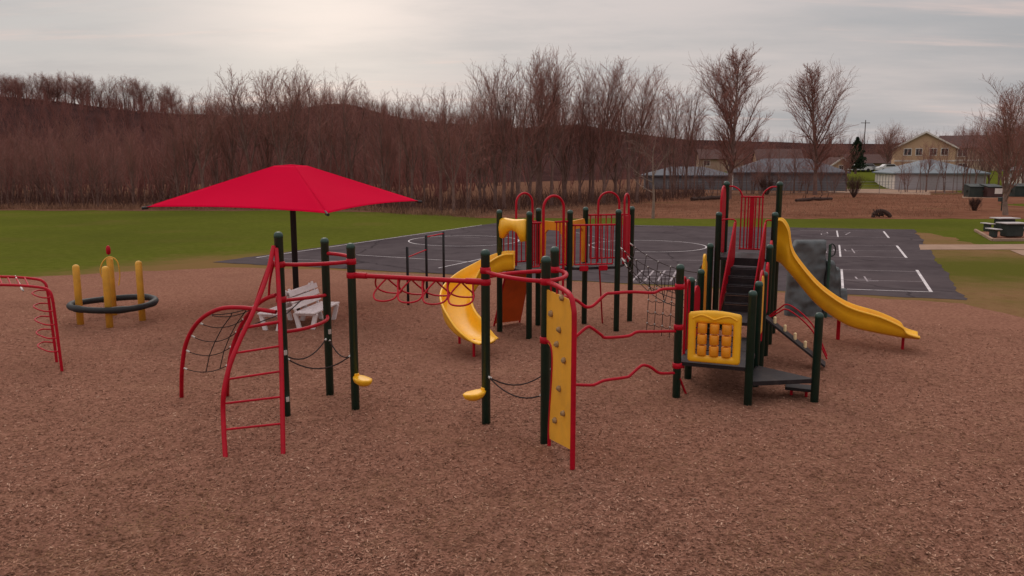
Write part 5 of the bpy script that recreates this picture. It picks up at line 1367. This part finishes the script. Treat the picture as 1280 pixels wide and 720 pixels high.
# long wing to the right with eaves parallel to the picture
def wing(label, c, Lx, Ly, he, hr, rz, wallmat, wins, band=None, porch=True):
    o = thing('apartment_wing', label, 'house', c); o.rotation_euler = (0, 0, rz); mb = MB()
    A = [(-Lx/2, -Ly/2, -.5), (-Lx/2, Ly/2, -.5), (-Lx/2, Ly/2, he), (-Lx/2, 0, hr), (-Lx/2, -Ly/2, he)]; B = [(Lx/2, y, z) for x, y, z in A]
    mb.add(A+B, [(4, 3, 2, 1, 0), (5, 6, 7, 8, 9), (0, 5, 9, 4), (1, 2, 7, 6), (2, 3, 8, 7), (3, 4, 9, 8)], False); mb.build('wall', wallmat, o)
    rm = MB(); sl = (hr-he)/(Ly/2); e = .6
    for s in (-1, 1):
        n_ = Vector((0, s*sl, 1)).normalized(); p1y = s*(Ly/2+e); z1 = he-sl*e+.08
        rm.plate([Vector((-Lx/2-.3, 0, hr+.08)), Vector((Lx/2+.3, 0, hr+.08)), Vector((Lx/2+.3, p1y, z1)), Vector((-Lx/2-.3, p1y, z1))], n_, .14)
    rm.build('roof', 'roof_brown', o)
    if band: MB().box((0, -Ly/2-.03, band), (Lx, .05, .28)).build('trim_band', 'white_trim', o)
    for (x, z, w, h) in wins: window(o, (x, -Ly/2-.03, z), w, h)
    if porch:
        for x in (3.5, 9.5):
            MB().box((x, -Ly/2-.9, 2.3), (4.2, 1.8, .25)).build('balcony', 'white_trim', o)
            for s in (-2, 2): MB().box((x+s, -Ly/2-1.7, .9), (.2, .2, 2.7)).build('balcony_post', 'white_trim', o)
            MB().box((x, -Ly/2-.02, .9), (2.2, .06, 2.2)).build('patio_door', 'glass', o)
    return o
c = GY(1248, YH+2); wing('long beige apartment wing with brown roof, right of the tan gable', (c.x+2.2, YH+9, hb), 17.5, 11, 4.7, 7.0, R(-20), 'beige_siding', [(-5.6, 3.7, 1.6, 1.4), (-5.4, .9, 1.6, 1.4), (-1.5, 3.7, 1.2, 1.4), (.5, 3.7, 1.2, 1.4)], 2.2)
c = GY(1300, 128); garage('white garage beside the dumpsters at the right edge', (c.x+1, 128, .3), 8, 9, 2.6, 4.0, R(-4), 4)
c = GY(1050, 160); house('small tan cottage gable left of the pine tree', (c.x, 164, 2.4), 4.2, 7, 1.3, 2.6, R(8), 'tan_siding', [(0, .7, .9, .8)])
c = GY(1103, 185); wing('low brown roofed house behind the parked cars', (c.x, 190, 2.5), 15, 9, 1.6, 3.4, R(4), 'beige_siding', [(-4, .8, 1.2, .9), (0, .8, 1.2, .9), (4, .8, 1.2, .9)], None, False)
c = GY(908, 170); wing('distant house with brown roof behind the left large oval tree', (c.x, 176, 2.4), 9, 8, 2.6, 4.4, R(-8), 'beige_siding', [(-3, 1.6, 1.2, 1.1), (2, 1.6, 1.2, 1.1)], None, False)
c = GY(985, 165); wing('distant house with brown roof between the two large oval trees', (c.x, 172, 2.4), 9, 8, 2.4, 4.4, R(-10), 'tan_siding', [(-3, 1.5, 1.2, 1.1), (2.5, 1.5, 1.2, 1.1)], None, False)

# parked cars
def car(loc, rz, mat, label):
    o = thing('parked_car', label, 'car', loc, 'cars parked by the low brown house'); o.rotation_euler = (0, 0, rz)
    pr = [(-2.2, .35), (-2.2, .8), (-1.9, .95), (-1.5, 1.0), (-1.0, 1.42), (.55, 1.45), (1.15, 1.0), (2.0, .9), (2.22, .7), (2.22, .35)]
    mb = MB(); mb.plate([(x, 0, z) for x, z in pr], (0, 1, 0), 1.7); mb.build('body', mat, o)
    MB().plate([(-.9, 0, 1.0), (-.85, 0, 1.36), (.5, 0, 1.38), (.95, 0, 1.0)], (0, 1, 0), 1.73).build('side_window', 'glass', o)
    for x in (-1.35, 1.35):
        for s in (-1, 1): MB().lathe((x, s*.78-.09, .33), [(.3, 0), (.33, .03), (.33, .15), (.3, .18)], 14, (0, 1, 0)).build('wheel', 'black', o)
c = GY(1080, 150); car((c.x, 152, 2.35), R(5), 'carwhite', 'white car parked left of the others near the pine tree')
c = GY(1094, 150); car((c.x, 153, 2.4), R(3), 'cargrey', 'silver car parked between the pine and the round tree'); c = GY(1112, 150); car((c.x, 150, 2.35), R(-4), 'carwhite', 'white car parked under the round reddish tree')
# utility pole
def pole(u, Y, top, label):
    o = thing('utility_pole', label, 'pole', tuple(GY(u, Y)+Vector((0, 0, 2.4)))); h = hz(u, top, Y, 2.4)
    MB().tube([(0, 0, -.2), (0, 0, h)], [.16, .10], 8).build('pole', 'log', o); MB().box((0, 0, h-.7), (2.2, .12, .14)).build('cross_arm', 'log', o)
pole(1078.5, 200, 150, 'wooden utility pole standing left of the round reddish tree')

# dumpsters
def dumpster(loc, rz, mat, label, sign=False, w=2.4):
    o = thing('dumpster', label, 'dumpster', loc, None); o.rotation_euler = (0, 0, rz)
    A = [(-.75, 0), (.65, 0), (.8, 1.35), (-.8, 1.1)]
    MB().plate([(0, y, z) for y, z in A], (1, 0, 0), w).build('bin', mat, o)
    l = MB(); 
    for s in (-1, 1): l.plate([(s*w*.25, -.86, 1.14), (s*w*.25, .84, 1.42), (s*w*.25, .84, 1.50), (s*w*.25, -.86, 1.22)], (1, 0, 0), w*.48)
    l.build('lid', 'dumpster', o)
    if sign: MB().box((w*.18, -.80, .72), (.9, .03, .62), 0).build('notice_board', 'white_trim', o)
    MB().box((-w/2-.06, 0, .7), (.1, .5, .2)).build('lift_pocket', mat, o); MB().box((w/2+.06, 0, .7), (.1, .5, .2)).build('lift_pocket', mat, o)
sheet('dumpster_pad', [tuple(GY(1206, 91)[:2]), tuple(GY(1262, 91)[:2]), tuple(GY(1262, 97)[:2]), tuple(GY(1206, 97)[:2])], .02, 'concrete')
p = GY(1223, 93.5); dumpster((p.x, p.y, .02), R(-6), 'dumpster', 'dark green dumpster with sloped lid beside the one with a white notice', False, 2.1)
p = GY(1242, 92.8); dumpster((p.x, p.y, .02), R(4), 'dumpster_brown', 'dark brown dumpster with a white notice on its front', True, 1.9)
p = GY(1280, 95); dumpster((p.x, p.y, .02), R(2), 'dumpster', 'dark dumpster behind the pale trunked tree at the right edge', False, 2.6)
gr = thing('park_grill', 'small dark park grill on a post behind the picnic tables', 'grill', tuple(GY(1257, 66)))
MB().tube([(0, 0, 0), (0, 0, .75)], .05, 8).build('post', 'dumpster', gr); MB().box((0, 0, .92), (.5, .4, .34), 0, .02).build('firebox', 'dumpster', gr)
# chain link fence before the garages
fz = thing('chain_link_fence', 'grey chain link fence running in front of the far garages', 'fence', tuple(GY(1040, 106)))
f0, f1 = GY(835, 108), GY(1212, 104); o_ = GY(1040, 106)
for i in range(15):
    p = lerp(f0, f1, i/14)-o_; MB().tube([p, p+Vector((0, 0, 1.55))], .035, 6).build('post', 'iron', fz)
w_ = MB()
for z in (.1, .45, .8, 1.15, 1.5): w_.tube([f0-o_+Vector((0, 0, z)), f1-o_+Vector((0, 0, z))], .012 if z < 1.5 else .024, 4)
w_.build('wire_mesh', 'iron', fz)

# ------------------------------------------------------------------ world, sun, camera
SUN_AZ = math.atan2(-.30, 1.0)      # towards the bright patch above the woods
SUN_EL = R(38)
w = D.worlds.new('World'); bpy.context.scene.world = w; w.use_nodes = True; nt = w.node_tree; N = nt.nodes
bg = N['Background']; bg.inputs['Strength'].default_value = 0.1
sky = N.new('ShaderNodeTexSky'); sky.sky_type = 'NISHITA'; sky.sun_disc = False; sky.sun_elevation = SUN_EL; sky.sun_rotation = SUN_AZ; sky.air_density = 1.5; sky.dust_density = 4
tc = N.new('ShaderNodeTexCoord'); sep = N.new('ShaderNodeSeparateXYZ'); lin(nt, tc.outputs['Generated'], sep.inputs[0])
def math_(op, a, b=None, clamp=False):
    n_ = N.new('ShaderNodeMath'); n_.operation = op; n_.use_clamp = clamp
    for i, x in enumerate((a, b)):
        if x is None: continue
        if isinstance(x, (int, float)): n_.inputs[i].default_value = x
        else: lin(nt, x, n_.inputs[i])
    return n_.outputs[0]
def vm(op, a, b):
    n_ = N.new('ShaderNodeVectorMath'); n_.operation = op
    for i, x in enumerate((a, b)):
        if isinstance(x, tuple): n_.inputs[i].default_value = x
        else: lin(nt, x, n_.inputs[i])
    return n_
# cloud layer coordinates: project direction on a plane overhead
zc = math_('ADD', math_('MAXIMUM', sep.outputs['Z'], 0.0), 0.10)
cx = math_('DIVIDE', sep.outputs['X'], zc); cy = math_('DIVIDE', sep.outputs['Y'], zc)
cmb = N.new('ShaderNodeCombineXYZ'); lin(nt, cx, cmb.inputs[0]); lin(nt, cy, cmb.inputs[1])
def noise_(scale, mscale, loc, det=7, rough=.55, vec=None, rz=14):
    n_ = N.new('ShaderNodeTexNoise'); n_.inputs['Scale'].default_value = scale; n_.inputs['Detail'].default_value = det; n_.inputs['Roughness'].default_value = rough
    mp = N.new('ShaderNodeMapping'); mp.inputs['Rotation'].default_value = (0, 0, R(rz)); mp.inputs['Scale'].default_value = mscale; mp.inputs['Location'].default_value = loc
    lin(nt, vec or cmb.outputs[0], mp.inputs['Vector']); lin(nt, mp.outputs[0], n_.inputs['Vector']); return n_.outputs['Fac']
def mapr(v, a, b_, c=0., d=1.):
    m_ = N.new('ShaderNodeMapRange'); m_.interpolation_type = 'SMOOTHSTEP'
    for k, x in zip(('From Min', 'From Max', 'To Min', 'To Max'), (a, b_, c, d)): m_.inputs[k].default_value = x
    lin(nt, v, m_.inputs['Value']); return m_.outputs['Result']
def mix_(f, c1, c2):
    m_ = N.new('ShaderNodeMixRGB')
    for x, s_ in ((f, 'Fac'), (c1, 'Color1'), (c2, 'Color2')):
        if isinstance(x, tuple): m_.inputs[s_].default_value = x+(1,)
        elif isinstance(x, float): m_.inputs[s_].default_value = x
        else: lin(nt, x, m_.inputs[s_])
    return m_.outputs['Color']
nbig = noise_(.62, (.5, 1.0, 1), (3.1, 1.7, 0)); nstr = noise_(1.5, (.22, 1.0, 1), (7.3, 2.2, 0), 8, .6, None, 9); nfine = noise_(1.7, (.6, 1.0, 1), (1.3, 5.2, 0), 8, .6)
side = mapr(sep.outputs['X'], -.02, .42)
base = mix_(side, (.465, .452, .455), (.355, .352, .366))
base = mix_(mapr(nbig, .36, .66, .0, .75), base, (.60, .53, .515))
base = mix_(mapr(nfine, .40, .70, .0, .5), base, (.37, .372, .39))
base = mix_(mapr(nstr, .55, .70, .0, .70), base, (.66, .51, .47))
# warm glow where the sun stands behind the clouds
gd = Vector(ray(405, 10)).normalized()
dp = math_('MAXIMUM', vm('DOT_PRODUCT', tc.outputs['Generated'], tuple(gd)).outputs['Value'], 0.0)
gl = math_('POWER', dp, 110.0); gl2 = math_('POWER', dp, 9.0)
mxg = N.new('ShaderNodeMixRGB'); mxg.blend_type = 'ADD'; mxg.inputs['Fac'].default_value = 1
gc = N.new('ShaderNodeMixRGB'); gc.inputs['Color1'].default_value = (0, 0, 0, 1); gc.inputs['Color2'].default_value = (.25, .20, .155, 1); lin(nt, gl, gc.inputs['Fac'])
gc2 = N.new('ShaderNodeMixRGB'); gc2.inputs['Color1'].default_value = (0, 0, 0, 1); gc2.inputs['Color2'].default_value = (.0, .0, .0, 1); lin(nt, gl2, gc2.inputs['Fac'])
lin(nt, base, mxg.inputs['Color1']); lin(nt, gc.outputs['Color'], mxg.inputs['Color2'])
mxg2 = N.new('ShaderNodeMixRGB'); mxg2.blend_type = 'ADD'; mxg2.inputs['Fac'].default_value = 1; lin(nt, mxg.outputs['Color'], mxg2.inputs['Color1']); lin(nt, gc2.outputs['Color'], mxg2.inputs['Color2'])
zr_ = N.new('ShaderNodeMapRange'); zr_.interpolation_type = 'SMOOTHSTEP'; zr_.inputs['From Min'].default_value = .20; zr_.inputs['From Max'].default_value = .75; zr_.inputs['To Min'].default_value = 10; zr_.inputs['To Max'].default_value = 20
lin(nt, sep.outputs['Z'], zr_.inputs['Value'])
sc_ = N.new('ShaderNodeVectorMath'); sc_.operation = 'SCALE'; lin(nt, mxg2.outputs['Color'], sc_.inputs[0]); lin(nt, zr_.outputs['Result'], sc_.inputs['Scale'])
mxs = N.new('ShaderNodeMixRGB'); mxs.inputs['Fac'].default_value = .94; lin(nt, sky.outputs['Color'], mxs.inputs['Color1']); lin(nt, sc_.outputs[0], mxs.inputs['Color2'])
lin(nt, mxs.outputs['Color'], bg.inputs['Color'])

sl_ = D.lights.new('sun', 'SUN'); sl_.energy = 0.6; sl_.angle = R(24); sl_.color = (1, .90, .80); so = D.objects.new('sun', sl_); C.objects.link(so)
sd_ = Vector((math.sin(SUN_AZ)*math.cos(SUN_EL), math.cos(SUN_AZ)*math.cos(SUN_EL), math.sin(SUN_EL)))
so.rotation_euler = sd_.to_track_quat('Z', 'Y').to_euler(); so.location = (0, 0, 60)

cam = D.cameras.new('camera'); cam.sensor_width = 36; cam.lens = 36*FOC/1280; cam.clip_end = 4000; cam.clip_start = .1
co = D.objects.new('camera', cam); C.objects.link(co); co.location = (0, 0, CAMH); co.rotation_euler = (pi/2-PITCH, 0, 0)
sc = bpy.context.scene; sc.camera = co
sc.view_settings.view_transform = 'Standard'; sc.view_settings.look = 'None'; sc.view_settings.gamma = 1; sc.view_settings.exposure = 0.17; sc.view_settings.use_curve_mapping = False
